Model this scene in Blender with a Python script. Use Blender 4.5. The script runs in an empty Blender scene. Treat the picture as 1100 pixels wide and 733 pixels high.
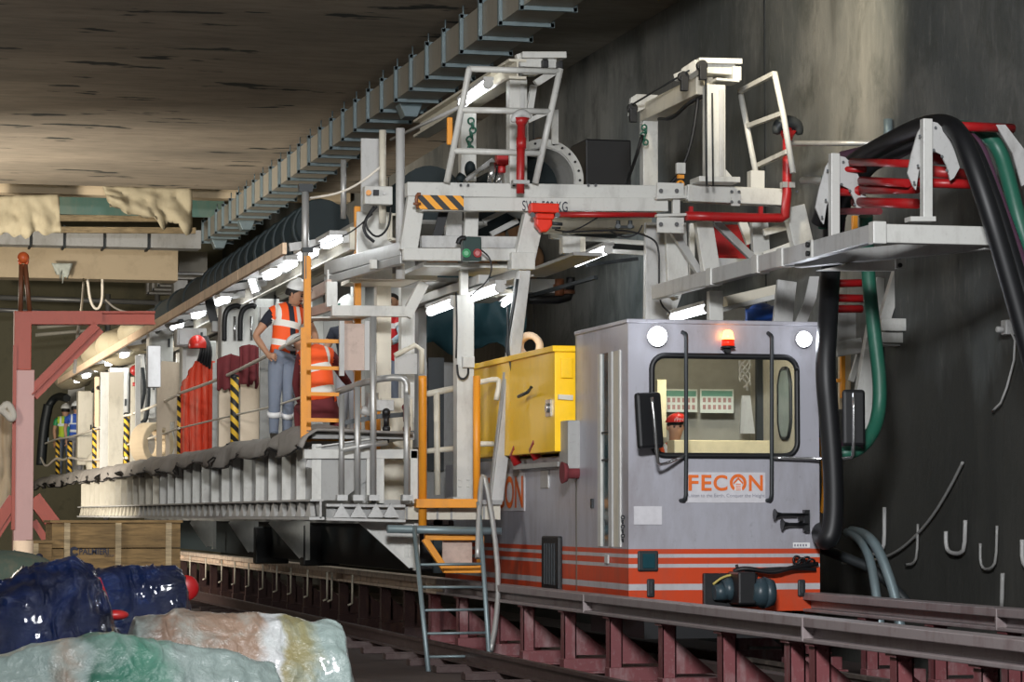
import bpy, bmesh, math, random
from mathutils import Vector, Matrix, noise
random.seed(7)
sc = bpy.context.scene
C = sc.collection
V = Vector
# ------------------------------------------------------------------ camera
F_PX = 3000.0
PSI, PHI = math.radians(13.65), math.radians(3.557)
CAM = V((0, 0, 1.6))
cs, sn, cp, sp = math.cos(PSI), math.sin(PSI), math.cos(PHI), math.sin(PHI)
FW = V((sn*cp, cs*cp, sp)); RT = V((cs, -sn, 0)); UP = V((-sn*sp, -cs*sp, cp))
def ray(px, py): return FW + RT*((px-550)/F_PX) + UP*((366.5-py)/F_PX)
def P(px, py, Y):
    d = ray(px, py); return CAM + d*(Y/d.y)
def PX(px, py, X):
    d = ray(px, py); return CAM + d*(X/d.x)
def PZ(px, py, z):
    d = ray(px, py); return CAM + d*((z-1.6)/d.z)
def YX(px, X): return PX(px, 500, X).y          # depth along the tunnel of the plane x = X at that column
cam = bpy.data.cameras.new('camera'); co = bpy.data.objects.new('camera', cam); C.objects.link(co)
cam.sensor_width = 36; cam.lens = F_PX/1100*36; cam.clip_end = 300
co.location = CAM
co.rotation_euler = Matrix((RT, UP, -FW)).transposed().to_euler()
sc.camera = co
sc.view_settings.view_transform = 'Standard'; sc.view_settings.look = 'None'
sc.view_settings.gamma = 1; sc.view_settings.use_curve_mapping = False
sc.view_settings.exposure = 0.0
# ------------------------------------------------------------------ materials
def new_mat(name):
    m = bpy.data.materials.new(name); m.use_nodes = True
    nt = m.node_tree; b = nt.nodes['Principled BSDF']
    return m, nt, b
def N(nt, t, **k):
    n = nt.nodes.new(t)
    for a, v in k.items():
        if a in n.inputs: n.inputs[a].default_value = v
        else: setattr(n, a, v)
    return n
def coords(nt, scale=(1,1,1), kind='Position'):
    g = N(nt, 'ShaderNodeNewGeometry') if kind == 'Position' else N(nt, 'ShaderNodeTexCoord')
    mp = N(nt, 'ShaderNodeMapping'); mp.inputs['Scale'].default_value = scale
    nt.links.new(g.outputs[kind], mp.inputs[0]); return mp.outputs[0]
def ramp(nt, src, stops):
    r = N(nt, 'ShaderNodeValToRGB'); e = r.color_ramp.elements
    while len(e) > 1: e.remove(e[-1])
    e[0].position = stops[0][0]; e[0].color = (*stops[0][1], 1) if not isinstance(stops[0][1], (int, float)) else (stops[0][1],)*3+(1,)
    for p, c in stops[1:]:
        x = e.new(p); x.color = (*c, 1) if not isinstance(c, (int, float)) else (c, c, c, 1)
    nt.links.new(src, r.inputs[0]); return r.outputs[0]
def mixc(nt, f, a, b, mode='MIX'):
    m = N(nt, 'ShaderNodeMix'); m.data_type = 'RGBA'; m.blend_type = mode
    for s, v in ((0, f), (6, a), (7, b)):
        if isinstance(v, (int, float)): m.inputs[s].default_value = v
        elif isinstance(v, tuple): m.inputs[s].default_value = (*v, 1)
        else: nt.links.new(v, m.inputs[s])
    return m.outputs[2]
def noise_tex(nt, vec, scale, detail=4, rough=.55, dist=0):
    n = N(nt, 'ShaderNodeTexNoise', Scale=scale, Detail=detail, Roughness=rough, Distortion=dist)
    nt.links.new(vec, n.inputs['Vector']); return n.outputs['Fac']
def bump(nt, b, h, s=.3, d=.02):
    n = N(nt, 'ShaderNodeBump', Strength=s, Distance=d); nt.links.new(h, n.inputs['Height']); nt.links.new(n.outputs[0], b.inputs['Normal'])
def painted(name, col, dirt=(.12,.1,.08), amt=.45, rough=.45, metal=0.0, sc_=6, streak=True, coat=0, zs=.35):
    m, nt, b = new_mat(name)
    v = coords(nt, (1,1,zs) if streak else (1,1,1)); vu = coords(nt)
    f = noise_tex(nt, v, sc_, 6, .65)
    f2 = noise_tex(nt, vu if zs > .2 else v, sc_*3.5, 4, .65)
    lo = max(.5-.1*amt, .3)
    r = ramp(nt, f, [(.50, 0.0), (.80, amt)])
    r2 = ramp(nt, f2, [(.58, 0.0), (.80, amt*.6)])
    a = mixc(nt, r, col, dirt); c = mixc(nt, r2, a, dirt)
    nt.links.new(c, b.inputs['Base Color'])
    b.inputs['Roughness'].default_value = rough; b.inputs['Metallic'].default_value = metal
    b.inputs['Coat Weight'].default_value = coat
    bump(nt, b, f2, .12, .01)
    return m
def plain(name, col, rough=.5, metal=0, emit=0, ecol=None):
    m, nt, b = new_mat(name)
    v = coords(nt); f = noise_tex(nt, v, 12, 3)
    c = mixc(nt, ramp(nt, f, [(.35, 0.0), (.75, .35)]), col, tuple(x*.6 for x in col))
    nt.links.new(c, b.inputs['Base Color'])
    b.inputs['Roughness'].default_value = rough; b.inputs['Metallic'].default_value = metal
    if emit:
        b.inputs['Emission Color'].default_value = (*(ecol or col), 1); b.inputs['Emission Strength'].default_value = emit
    return m
def hazard(name, a=(.85,.36,.02), b_=(.02,.02,.02), freq=6, axis=(1,0,1)):
    m, nt, b = new_mat(name)
    v = coords(nt, (1,1,1))
    d = N(nt, 'ShaderNodeVectorMath', operation='DOT_PRODUCT'); nt.links.new(v, d.inputs[0]); d.inputs[1].default_value = V(axis)*freq
    fr = N(nt, 'ShaderNodeMath', operation='FRACT'); nt.links.new(d.outputs['Value'], fr.inputs[0])
    st = N(nt, 'ShaderNodeMath', operation='GREATER_THAN'); nt.links.new(fr.outputs[0], st.inputs[0]); st.inputs[1].default_value = .5
    nt.links.new(mixc(nt, st.outputs[0], a, b_), b.inputs['Base Color']); b.inputs['Roughness'].default_value = .5
    return m
M = {}
M['white'] = painted('white_paint', (.56,.56,.53), amt=.4, rough=.4)
M['cream'] = painted('cream_paint', (.62,.58,.48), amt=.35)
M['grey'] = painted('grey_paint', (.32,.32,.31), amt=.5)
M['lgrey'] = painted('light_grey_paint', (.46,.46,.45), amt=.5)
M['galv'] = painted('galvanised_steel', (.42,.42,.41), amt=.35, rough=.42, metal=.5)
M['duct'] = painted('duct_side', (.40,.37,.31), amt=.3, rough=.5, metal=.25)
M['ductdark'] = painted('duct_flange', (.20,.26,.28), amt=.3, rough=.45, metal=.4)
M['orange'] = painted('orange_paint', (.78,.30,.02), amt=.3)
M['yellow'] = painted('yellow_paint', (1.0,.60,.003), dirt=(.4,.2,.01), amt=.25, rough=.35, sc_=3)
M['red'] = painted('red_paint', (.36,.008,.010), amt=.3, rough=.4)
M['redframe'] = painted('red_oxide_frame', (.55,.09,.045), dirt=(.2,.05,.03), amt=.4)
M['pinkframe'] = painted('faded_pink_primer', (.80,.46,.42), dirt=(.5,.25,.22), amt=.3)
M['redoxide'] = painted('dusty_red_oxide', (.17,.05,.055), dirt=(.34,.27,.27), amt=.7, sc_=7)
M['railbeam'] = painted('dusty_rail_beam', (.27,.23,.23), dirt=(.10,.04,.04), amt=.7, sc_=4)
M['railpeel'] = painted('peeling_rail_beam', (.70,.56,.44), dirt=(.07,.03,.025), amt=.9, sc_=7, streak=False)
M['dark'] = plain('dark_steel', (.03,.035,.038), .5, .3)
M['black'] = plain('black_rubber', (.006,.0065,.008), .5)
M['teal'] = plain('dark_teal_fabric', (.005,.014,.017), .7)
M['curtain'] = plain('teal_curtain', (.03,.085,.10), .6)
M['rib'] = plain('duct_rib', (.018,.03,.034), .6)
M['darkpost'] = painted('dark_brown_post', (.05,.025,.025), dirt=(.15,.08,.05), amt=.6)  # darker brown version used on the posts farther along
M['sleeper'] = painted('grimy_sleeper', (.055,.03,.028), dirt=(.12,.10,.09), amt=.7, streak=False)
M['oldrail'] = painted('old_rail', (.09,.075,.065), dirt=(.3,.25,.2), amt=.6, streak=False)
M['dteal'] = plain('dark_teal_metal', (.035,.06,.075), .4)
M['greenhose'] = painted('green_hose', (.015,.11,.07), dirt=(.12,.16,.13), amt=.4, rough=.45)
M['mauvehose'] = plain('mauve_hose', (.09,.04,.07), .4)
M['wood'] = painted('tan_timber', (.80,.60,.42), dirt=(.2,.13,.08), amt=.5, rough=.8)
M['rope'] = plain('rope', (.78,.72,.62), .9)
M['chrome'] = plain('chrome', (.6,.6,.6), .2, .9)
M['maroon'] = plain('maroon_cloth', (.16,.025,.03), .9)
M['beigecloth'] = painted('beige_tarpaulin', (.40,.35,.24), dirt=(.25,.2,.12), amt=.6, rough=.8, sc_=3)
M['tube'] = plain('lit_tube', (1,1,1), .5, 0, 10, (.93,.97,1.0))
M['headlight'] = plain('headlight_glass', (1,1,1), .3, 0, 22, (.88,.92,1.0))
M['beacon'] = plain('red_beacon', (.7,.02,.01), .2, 0, .7, (1,.04,.01))
M['beaconhot'] = plain('beacon_bulb', (1,.4,.1), .2, 0, 9, (1,.32,.06))
M['haz'] = hazard('hazard_stripes')
M['hazpost'] = hazard('hazard_post', (.80,.50,.05), freq=6.5, axis=(1,0,1))
M['skin'] = plain('skin', (.46,.25,.155), .6)
M['navy'] = plain('navy_cloth', (.015,.018,.03), .9)
M['jeans'] = painted('denim', (.17,.20,.26), dirt=(.28,.3,.33), amt=.4, rough=.9)
M['greypants'] = painted('grey_trousers', (.30,.30,.32), dirt=(.2,.2,.2), amt=.4, rough=.9)
M['bluecloth'] = plain('blue_cloth', (.03,.08,.38), .85)
M['palecloth'] = plain('pale_blue_cloth', (.45,.58,.68), .85)
M['helmetwhite'] = plain('white_helmet', (.75,.76,.75), .3)
M['helmetred'] = plain('red_helmet', (.6,.03,.02), .3)
M['hair'] = plain('dark_hair', (.01,.008,.007), .7)
M['boot'] = plain('dark_boot', (.03,.025,.02), .7)
M['redcloth'] = painted('red_fabric', (.60,.045,.012), dirt=(.66,.34,.25), amt=.9, rough=.7, sc_=11, zs=.06)
M['blueobj'] = plain('blue_paint', (.02,.08,.35), .5)
M['paper'] = plain('paper', (.66,.70,.63), .8)
M['papergreen'] = plain('paper_green', (.16,.36,.27), .8)
M['paperred'] = plain('paper_pink', (.42,.24,.22), .8)
M['orangetext'] = plain('orange_lettering', (.78,.15,.015), .5)
M['blackink'] = plain('black_ink', (.01,.012,.03), .7)
M['whiteink'] = plain('white_ink', (.8,.8,.8), .6)
M['greyink'] = plain('grey_ink', (.25,.25,.3), .6)
M['decal'] = plain('pale_decal', (.60,.59,.62), .5)
M['green'] = plain('green_button', (.02,.3,.1), .4)
M['brown'] = painted('brown_rust', (.2,.07,.03), amt=.5)
M['shotcrete'] = painted('brown_shotcrete', (.30,.16,.08), dirt=(.07,.04,.02), amt=.9, rough=.95, sc_=3, streak=False)
M['pink'] = painted('pink_grey_board', (.50,.38,.32), amt=.5, streak=False)
def glass(name, tint, rough=.05, a=.75):
    m, nt, b = new_mat(name); nt.nodes.remove(b)
    t = N(nt, 'ShaderNodeBsdfTransparent'); t.inputs[0].default_value = (*tint, 1)
    g = N(nt, 'ShaderNodeBsdfGlossy'); g.inputs['Roughness'].default_value = rough; g.inputs[0].default_value = (.8,.8,.8,1)
    f = N(nt, 'ShaderNodeFresnel'); f.inputs[0].default_value = 1.45
    mx = N(nt, 'ShaderNodeMixShader'); nt.links.new(f.outputs[0], mx.inputs[0]); nt.links.new(t.outputs[0], mx.inputs[1]); nt.links.new(g.outputs[0], mx.inputs[2])
    nt.links.new(mx.outputs[0], nt.nodes['Material Output'].inputs[0]); return m
M['glass'] = glass('window_glass', (.94,.95,.94))
M['tealglass'] = plain('teal_dark_glass', (.015,.06,.075), .12)
M['deckcloth'] = painted('dusty_deck_tarpaulin', (.27,.25,.23), dirt=(.12,.11,.1), amt=.7, rough=.85, sc_=3)
M['greensack'] = painted('green_brown_sacking', (.05,.07,.05), dirt=(.14,.11,.07), amt=.8, rough=.9)
M['glassgrey'] = plain('grey_side_glass', (.22,.27,.26), .2)
M['greenpanel'] = painted('grey_green_panel', (.10,.20,.17), dirt=(.3,.28,.2), amt=.6, sc_=1.5)
# wood planks of crates
def planks(name, col):
    m, nt, b = new_mat(name)
    v = coords(nt, (1,1,1)); g = noise_tex(nt, coords(nt, (1.2,1.2,14)), 3, 6, .7, .5)
    br = noise_tex(nt, v, 2.2, 4)
    c = mixc(nt, ramp(nt, g, [(.35, 0.0), (.7, .9)]), col, tuple(x*.25 for x in col))
    c = mixc(nt, ramp(nt, br, [(.4, 0.0), (.7, .6)]), c, tuple(x*.3 for x in col))
    nt.links.new(c, b.inputs['Base Color']); b.inputs['Roughness'].default_value = .85; bump(nt, b, g, .3, .01)
    return m
M['crate'] = planks('crate_planks', (.29,.18,.07))
M['cratelt'] = planks('crate_battens', (.50,.38,.22))
M['ply'] = painted('plywood', (.66,.55,.42), dirt=(.35,.26,.17), amt=.5, rough=.8, sc_=2.5)
# concrete wall: vertical streaks and dark patches, denser towards the base
def m_wall():
    m, nt, b = new_mat('concrete_wall')
    big = noise_tex(nt, coords(nt, (1,1,.6)), .33, 6, .6, .3)
    st = noise_tex(nt, coords(nt, (1,1,.08)), 3.2, 8, .7)
    fine = noise_tex(nt, coords(nt, (1,1,.3)), 9, 6, .7)
    mott = noise_tex(nt, coords(nt, (1,1,.7)), 1.7, 8, .72, .5)
    c = mixc(nt, ramp(nt, big, [(.38, 0.0), (.62, 1.0)]), (.085,.092,.09), (.23,.225,.205))
    c = mixc(nt, ramp(nt, st, [(.48, 0.0), (.80, .45)]), c, (.07,.075,.068))
    c = mixc(nt, ramp(nt, mott, [(.50, 0.0), (.66, .60)]), c, (.055,.06,.052))
    c = mixc(nt, ramp(nt, fine, [(.55, 0.0), (.8, .45)]), c, (.30,.29,.27))
    dark_patch = noise_tex(nt, coords(nt, (1,1,.35)), .8, 5, .6, .6)
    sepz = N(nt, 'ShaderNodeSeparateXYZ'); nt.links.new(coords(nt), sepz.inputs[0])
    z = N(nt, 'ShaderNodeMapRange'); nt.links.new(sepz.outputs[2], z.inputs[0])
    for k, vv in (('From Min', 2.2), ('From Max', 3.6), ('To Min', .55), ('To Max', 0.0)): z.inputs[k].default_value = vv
    ad = N(nt, 'ShaderNodeMath', operation='ADD'); nt.links.new(z.outputs[0], ad.inputs[0]); nt.links.new(dark_patch, ad.inputs[1])
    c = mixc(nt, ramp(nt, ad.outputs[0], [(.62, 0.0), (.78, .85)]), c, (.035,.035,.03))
    # brown seepage patch above the gantry roof
    nt.links.new(c, b.inputs['Base Color']); b.inputs['Roughness'].default_value = .75
    bump(nt, b, fine, .35, .03); return m
M['wall'] = m_wall()
def m_ceiling():
    m, nt, b = new_mat('concrete_ceiling')
    st = noise_tex(nt, coords(nt, (.22,1,1)), 1.5, 8, .65, .2)
    big = noise_tex(nt, coords(nt, (.5,1,1)), .35, 5, .6)
    fine = noise_tex(nt, coords(nt, (.25,1,1)), 5, 6, .7)
    c = mixc(nt, ramp(nt, big, [(.35, 0.0), (.65, 1.0)]), (.22,.19,.15), (.38,.32,.25))
    c = mixc(nt, ramp(nt, fine, [(.45, 0.0), (.75, .6)]), c, (.12,.10,.08))
    crack = noise_tex(nt, coords(nt, (.55,1.5,1)), 1.15, 4, .55, .1)
    c = mixc(nt, ramp(nt, crack, [(.635, 0.0), (.66, .95)]), c, (.015,.022,.022))
    c = mixc(nt, ramp(nt, st, [(.55, 0.0), (.8, .5)]), c, (.09,.10,.08))
    nt.links.new(c, b.inputs['Base Color']); b.inputs['Roughness'].default_value = .85
    bump(nt, b, st, .4, .03); return m
M['ceiling'] = m_ceiling()
M['floor'] = painted('muddy_ground', (.07,.05,.045), dirt=(.02,.015,.015), amt=.9, rough=.7, sc_=2, streak=False)
M['backwall'] = painted('stained_back_wall', (.24,.22,.14), dirt=(.08,.08,.06), amt=.7, rough=.9, sc_=1.2)
M['creambeam'] = painted('cream_concrete', (.62,.50,.34), dirt=(.3,.22,.14), amt=.5, rough=.9, sc_=1.5, streak=False)
def m_livery():
    m, nt, b = new_mat('locomotive_livery')
    sepz = N(nt, 'ShaderNodeSeparateXYZ'); nt.links.new(coords(nt), sepz.inputs[0])
    def zy(y): return P(775, y, 25).z
    edges = [(660, 'r'), (634, 'w'), (627.5, 'r'), (611, 'w'), (606, 'r'), (600, 'w'), (596, 'r'), (591, 'g')]
    z0, z1 = zy(670), zy(330)
    mr = N(nt, 'ShaderNodeMapRange'); nt.links.new(sepz.outputs[2], mr.inputs[0]); mr.inputs['From Min'].default_value = z0; mr.inputs['From Max'].default_value = z1
    cols = {'r': (.66,.07,.018), 'w': (.55,.54,.56), 'g': (.43,.43,.48)}
    r = N(nt, 'ShaderNodeValToRGB'); r.color_ramp.interpolation = 'CONSTANT'; e = r.color_ramp.elements
    e.remove(e[1]); e[0].position = 0; e[0].color = (*cols['r'], 1)
    for y, k in edges[1:]:
        x = e.new((zy(y)-z0)/(z1-z0)); x.color = (*cols[k], 1)
    nt.links.new(mr.outputs[0], r.inputs[0])
    f = noise_tex(nt, coords(nt, (1,1,.3)), 2.5, 6, .65); f2 = noise_tex(nt, coords(nt, (1,1,.6)), 14, 4, .7)
    c = mixc(nt, ramp(nt, f, [(.45, 0.0), (.75, .5)]), r.outputs[0], (.16,.12,.1))
    c = mixc(nt, ramp(nt, f2, [(.6, 0.0), (.75, .3)]), c, (.1,.09,.08))
    nt.links.new(c, b.inputs['Base Color']); b.inputs['Roughness'].default_value = .38; b.inputs['Metallic'].default_value = .25
    bump(nt, b, f, .08, .01); return m
M['livery'] = m_livery()
# ------------------------------------------------------------------ mesh builder
WL = {}
def wloc(o): return WL.get(o.name, V((0,0,0)))
class MB:
    def __init__(s): s.bm = bmesh.new()
    def box(s, c, size, rz=0, rot=None):
        c = V(c); R = (rot or Matrix.Rotation(rz, 3, 'Z')); h = V(size)/2
        vs = [s.bm.verts.new(c + R @ V((x*h.x, y*h.y, z*h.z))) for x in (-1,1) for y in (-1,1) for z in (-1,1)]
        for f in ((0,1,3,2),(4,6,7,5),(0,4,5,1),(2,3,7,6),(0,2,6,4),(1,5,7,3)): s.bm.faces.new([vs[i] for i in f])
        return s
    def bar(s, a, b, w, h=None, up=(0,0,1)):
        a, b = V(a), V(b); h = h or w; d = b-a; L = d.length
        if L < 1e-6: return s
        d.normalize(); u = V(up)
        if abs(d.dot(u)) > .72: u = V((0,1,0))
        x = d.cross(u).normalized(); u = x.cross(d).normalized()
        s.box((a+b)/2, (w, L, h), rot=Matrix((x, d, u)).transposed()); return s
    def ibeam(s, a, b, w, h, t=.02, up=(0,0,1)):
        a, b = V(a), V(b); d = (b-a).normalized(); u = V(up)
        if abs(d.dot(u)) > .98: u = V((0,1,0))
        x = d.cross(u).normalized(); u = x.cross(d).normalized()
        s.bar(a+u*(h/2-t/2), b+u*(h/2-t/2), w, t, up); s.bar(a-u*(h/2-t/2), b-u*(h/2-t/2), w, t, up)
        s.bar(a, b, t*.7, h-2*t, up); return s
    def cyl(s, a, b, r, r2=None, n=12, cap=True):
        a, b = V(a), V(b); r2 = r if r2 is None else r2; d = (b-a).normalized()
        u = V((0,0,1)) if abs(d.z) < .9 else V((0,1,0)); x = d.cross(u).normalized(); y = x.cross(d)
        A = [s.bm.verts.new(a+(x*math.cos(t)+y*math.sin(t))*r) for t in [i*2*math.pi/n for i in range(n)]]
        B = [s.bm.verts.new(b+(x*math.cos(t)+y*math.sin(t))*r2) for t in [i*2*math.pi/n for i in range(n)]]
        for i in range(n):
            f = s.bm.faces.new((A[i], A[(i+1)%n], B[(i+1)%n], B[i])); f.smooth = True
        if cap: s.bm.faces.new(A[::-1]); s.bm.faces.new(B)
        return s
    def tube(s, pts, r, n=8, smooth=0, rr=None):
        pts = [V(p) for p in pts]
        for _ in range(smooth):                        # corner cutting keeps the ends
            q = [pts[0]]
            for i in range(len(pts)-1):
                q += [pts[i].lerp(pts[i+1], .25), pts[i].lerp(pts[i+1], .75)]
            q.append(pts[-1]); pts = q
        rings = []; px = None
        for i, p in enumerate(pts):
            d = (pts[min(i+1, len(pts)-1)]-pts[max(i-1, 0)]).normalized()
            if px is None:
                u = V((0,0,1)) if abs(d.z) < .9 else V((0,1,0)); px = d.cross(u).normalized()
            px = (px - d*px.dot(d)).normalized(); y = d.cross(px)
            k = rr(i/(len(pts)-1)) if rr else r
            rings.append([s.bm.verts.new(p+(px*math.cos(t)+y*math.sin(t))*k) for t in [j*2*math.pi/n for j in range(n)]])
        for A, B in zip(rings, rings[1:]):
            for j in range(n):
                f = s.bm.faces.new((A[j], A[(j+1)%n], B[(j+1)%n], B[j])); f.smooth = True
        s.bm.faces.new(rings[0][::-1]); s.bm.faces.new(rings[-1]); return s
    def prism(s, poly, ext):
        ext = V(ext); A = [s.bm.verts.new(V(p)) for p in poly]; B = [s.bm.verts.new(V(p)+ext) for p in poly]
        n = len(poly); s.bm.faces.new(A); s.bm.faces.new(B[::-1])
        for i in range(n): s.bm.faces.new((A[i], B[i], B[(i+1)%n], A[(i+1)%n]))
        return s
    def ball(s, c, r, sx=1, sy=1, sz=1, n=16, m=10, z0=-1, rot=None):
        c = V(c); rows = []; R = rot or Matrix.Identity(3)
        t0 = math.acos(max(-1, min(1, z0)))
        for i in range(m+1):
            th = t0*i/m
            rows.append([s.bm.verts.new(c+R@V((r*sx*math.sin(th)*math.cos(p), r*sy*math.sin(th)*math.sin(p), r*sz*math.cos(th)))) for p in [j*2*math.pi/n for j in range(n)]])
        for A, B in zip(rows, rows[1:]):
            for j in range(n):
                f = s.bm.faces.new((A[j], B[j], B[(j+1)%n], A[(j+1)%n])); f.smooth = True
        return s
    def torus(s, c, axis, R, r, n=24, m=8):
        c = V(c); ax = V(axis).normalized(); u = V((0,0,1)) if abs(ax.z) < .9 else V((1,0,0)); x = ax.cross(u).normalized(); y = ax.cross(x)
        rows = []
        for i in range(n):
            t = i*2*math.pi/n; d = x*math.cos(t)+y*math.sin(t)
            rows.append([s.bm.verts.new(c+d*(R+r*math.cos(q))+ax*(r*math.sin(q))) for q in [j*2*math.pi/m for j in range(m)]])
        for i in range(n):
            A, B = rows[i], rows[(i+1)%n]
            for j in range(m):
                f = s.bm.faces.new((A[j], A[(j+1)%m], B[(j+1)%m], B[j])); f.smooth = True
        return s
    def annulus(s, c, axis, ri, ro, t, n=32):
        c = V(c); ax = V(axis).normalized(); u = V((0,0,1)) if abs(ax.z) < .9 else V((1,0,0)); x = ax.cross(u).normalized(); y = ax.cross(x)
        L = []
        for i in range(n):
            a = i*2*math.pi/n; d = x*math.cos(a)+y*math.sin(a)
            L.append([s.bm.verts.new(c+d*r+ax*k) for r, k in ((ri,-t/2),(ro,-t/2),(ro,t/2),(ri,t/2))])
        for i in range(n):
            A, B = L[i], L[(i+1)%n]
            for j in range(4): s.bm.faces.new((A[j], A[(j+1)%4], B[(j+1)%4], B[j]))
        return s
    def panel_hole(s, outer, inner, fr, rad, depth):
        """rectangle (u0,v0,u1,v1) with a rounded rectangular opening; fr maps (u,v)->point, depth = vector"""
        u0,v0,u1,v1 = outer; a0,b0,a1,b1 = inner; pts = []
        for cx, cy, st in ((a1-rad, b1-rad, 0), (a0+rad, b1-rad, 90), (a0+rad, b0+rad, 180), (a1-rad, b0+rad, 270)):
            for k in range(9):
                t = math.radians(st+k*90/8); pts.append((cx+rad*math.cos(t), cy+rad*math.sin(t)))
        n = len(pts); cor = [(u1,v1),(u0,v1),(u0,v0),(u1,v0)]; out = []
        for i, (x, y) in enumerate(pts):
            q = i//9; k = i % 9; cx, cy = cor[q]
            if k == 4: out.append((cx, cy))
            elif (k < 4) == (q % 2 == 0): out.append((cx, y))
            else: out.append((x, cy))
        dp = V(depth); A = [s.bm.verts.new(V(fr(*p))) for p in pts]; B = [s.bm.verts.new(V(fr(*p))) for p in out]
        A2 = [s.bm.verts.new(v.co+dp) for v in A]; B2 = [s.bm.verts.new(v.co+dp) for v in B]
        for i in range(n):
            j = (i+1) % n
            s.bm.faces.new((A[i],A[j],B[j],B[i])); s.bm.faces.new((A2[i],B2[i],B2[j],A2[j])); s.bm.faces.new((A[i],A2[i],A2[j],A[j])); s.bm.faces.new((B[i],B[j],B2[j],B2[i]))
        return pts
    def build(s, name, mat, parent=None, bevel=0, rename=True):
        bmesh.ops.recalc_face_normals(s.bm, faces=s.bm.faces[:])
        me = bpy.data.meshes.new(name); o = bpy.data.objects.new(name, me)
        if parent is not None: off = wloc(parent)
        else:
            xs = [v.co for v in s.bm.verts]; off = V(((min(v.x for v in xs)+max(v.x for v in xs))/2, (min(v.y for v in xs)+max(v.y for v in xs))/2, min(v.z for v in xs)))
        for v in s.bm.verts: v.co -= off
        s.bm.to_mesh(me); s.bm.free()
        for mm in (mat if isinstance(mat, list) else [mat]): me.materials.append(M[mm] if isinstance(mm, str) else mm)
        C.objects.link(o)
        if parent is not None: o.parent = parent
        else: o.location = off
        WL[o.name] = off.copy()
        if bevel:
            bv = o.modifiers.new('bevel', 'BEVEL'); bv.width = bevel; bv.segments = 2; bv.limit_method = 'ANGLE'; bv.angle_limit = math.radians(50)
        return o
def tag(o, label, cat, group=None, kind=None):
    if label: o['label'] = label
    if cat: o['category'] = cat
    if group: o['group'] = group
    if kind: o['kind'] = kind
    return o
def thing(name, label, cat, loc, group=None):
    o = bpy.data.objects.new(name, None); C.objects.link(o); o.location = loc; o.empty_display_size = .2
    WL[o.name] = V(loc); tag(o, label, cat, group); return o
def struct(name, mb, mat, bevel=0):
    o = mb.build(name, mat, None, bevel); o['kind'] = 'structure'; return o
def move_copy(src, delta, label=None):
    c = src.copy(); C.objects.link(c); c.location = src.location + V(delta); WL[c.name] = WL[src.name]+V(delta)
    if label: c['label'] = label
    for ch in list(src.children):
        k = ch.copy(); C.objects.link(k); k.parent = c; WL[k.name] = WL[c.name]
        for g in list(ch.children):
            h = g.copy(); C.objects.link(h); h.parent = k; WL[h.name] = WL[c.name]
    return c
def text(body, name, mat, parent, origin, size, xdir, updir, ext=.003, width=None, align='LEFT', bold=0):
    """lettering as a mesh; origin = lower left corner, fitted to width"""
    cu = bpy.data.curves.new(name, 'FONT'); cu.body = body; cu.size = 1; cu.extrude = 0; cu.offset = bold
    t = bpy.data.objects.new(name, cu); C.objects.link(t); bpy.context.view_layer.update()
    me = bpy.data.meshes.new_from_object(t.evaluated_get(bpy.context.evaluated_depsgraph_get()))
    bpy.data.objects.remove(t)
    xs = [v.co.x for v in me.vertices]; ys = [v.co.y for v in me.vertices]
    x0, x1, y0, y1 = min(xs), max(xs), min(ys), max(ys)
    sy = size/(y1-y0); sx = (width/(x1-x0)) if width else sy
    xd, ud = V(xdir).normalized(), V(updir).normalized(); nd = xd.cross(ud)
    off = wloc(parent) if parent else V((0,0,0))
    for v in me.vertices: v.co = V(origin)+xd*((v.co.x-x0)*sx)+ud*((v.co.y-y0)*sy)+nd*ext-off
    me.materials.clear(); me.materials.append(M[mat]); me.name = name
    o = bpy.data.objects.new(name, me); C.objects.link(o)
    if parent: o.parent = parent
    WL[o.name] = off.copy(); return o
UPZ = V((0,0,1))
# ================================================================== SETTING
XW, ZC = 10.8, 8.4
GZ = 0.0
struct('floor', MB().box((3, 40, -.1), (24, 100, .2)), 'floor')
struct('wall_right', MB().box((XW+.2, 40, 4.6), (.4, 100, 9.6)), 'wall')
struct('ceiling', MB().box((.5, 24, ZC+.25), (22.2, 68, .5)), 'ceiling')
struct('ceiling_1', MB().box((.5, 70, 9.75), (22.2, 24, .5)), 'backwall')
struct('wall_back', MB().box((2, 80, 4.6), (18, .4, 9.6)), 'backwall')
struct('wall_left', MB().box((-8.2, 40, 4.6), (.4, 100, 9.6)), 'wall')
mb = MB(); a = P(-60, 302, 66); mb.box((1.2, 66.2, (a.z+8.0)/2+.1), (13.3, .8, 8.0-a.z)); struct('trim_1', mb, 'creambeam')
mb = MB(); mb.box((1.2, 59, 8.05+1.2), (19, .5, 1.9)); struct('trim_2', mb, 'creambeam')      # drop behind the ceiling lip
# wall ledge and seam where the wall meets the ceiling
mb = MB()
for y in (20, 31.6, 43, 55): mb.box((XW-.005, y, 4.6), (.012, .03, 9))
struct('trim_3', mb, 'dark')
# brown seepage on the wall above the gantry
mb = MB()
for i in range(26):
    y = 46+random.uniform(-4, 9); z = 5.6+random.uniform(-.2, 1.9)-(y-46)*.02
    mb.ball((XW-.05, y, z), random.uniform(.35, .8), .22, 1.3, .6, 10, 7)
tag(mb.build('shotcrete', 'shotcrete'), 'brown rough sprayed concrete on the grey wall behind the gantry roof', 'shotcrete', kind='stuff')

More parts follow.
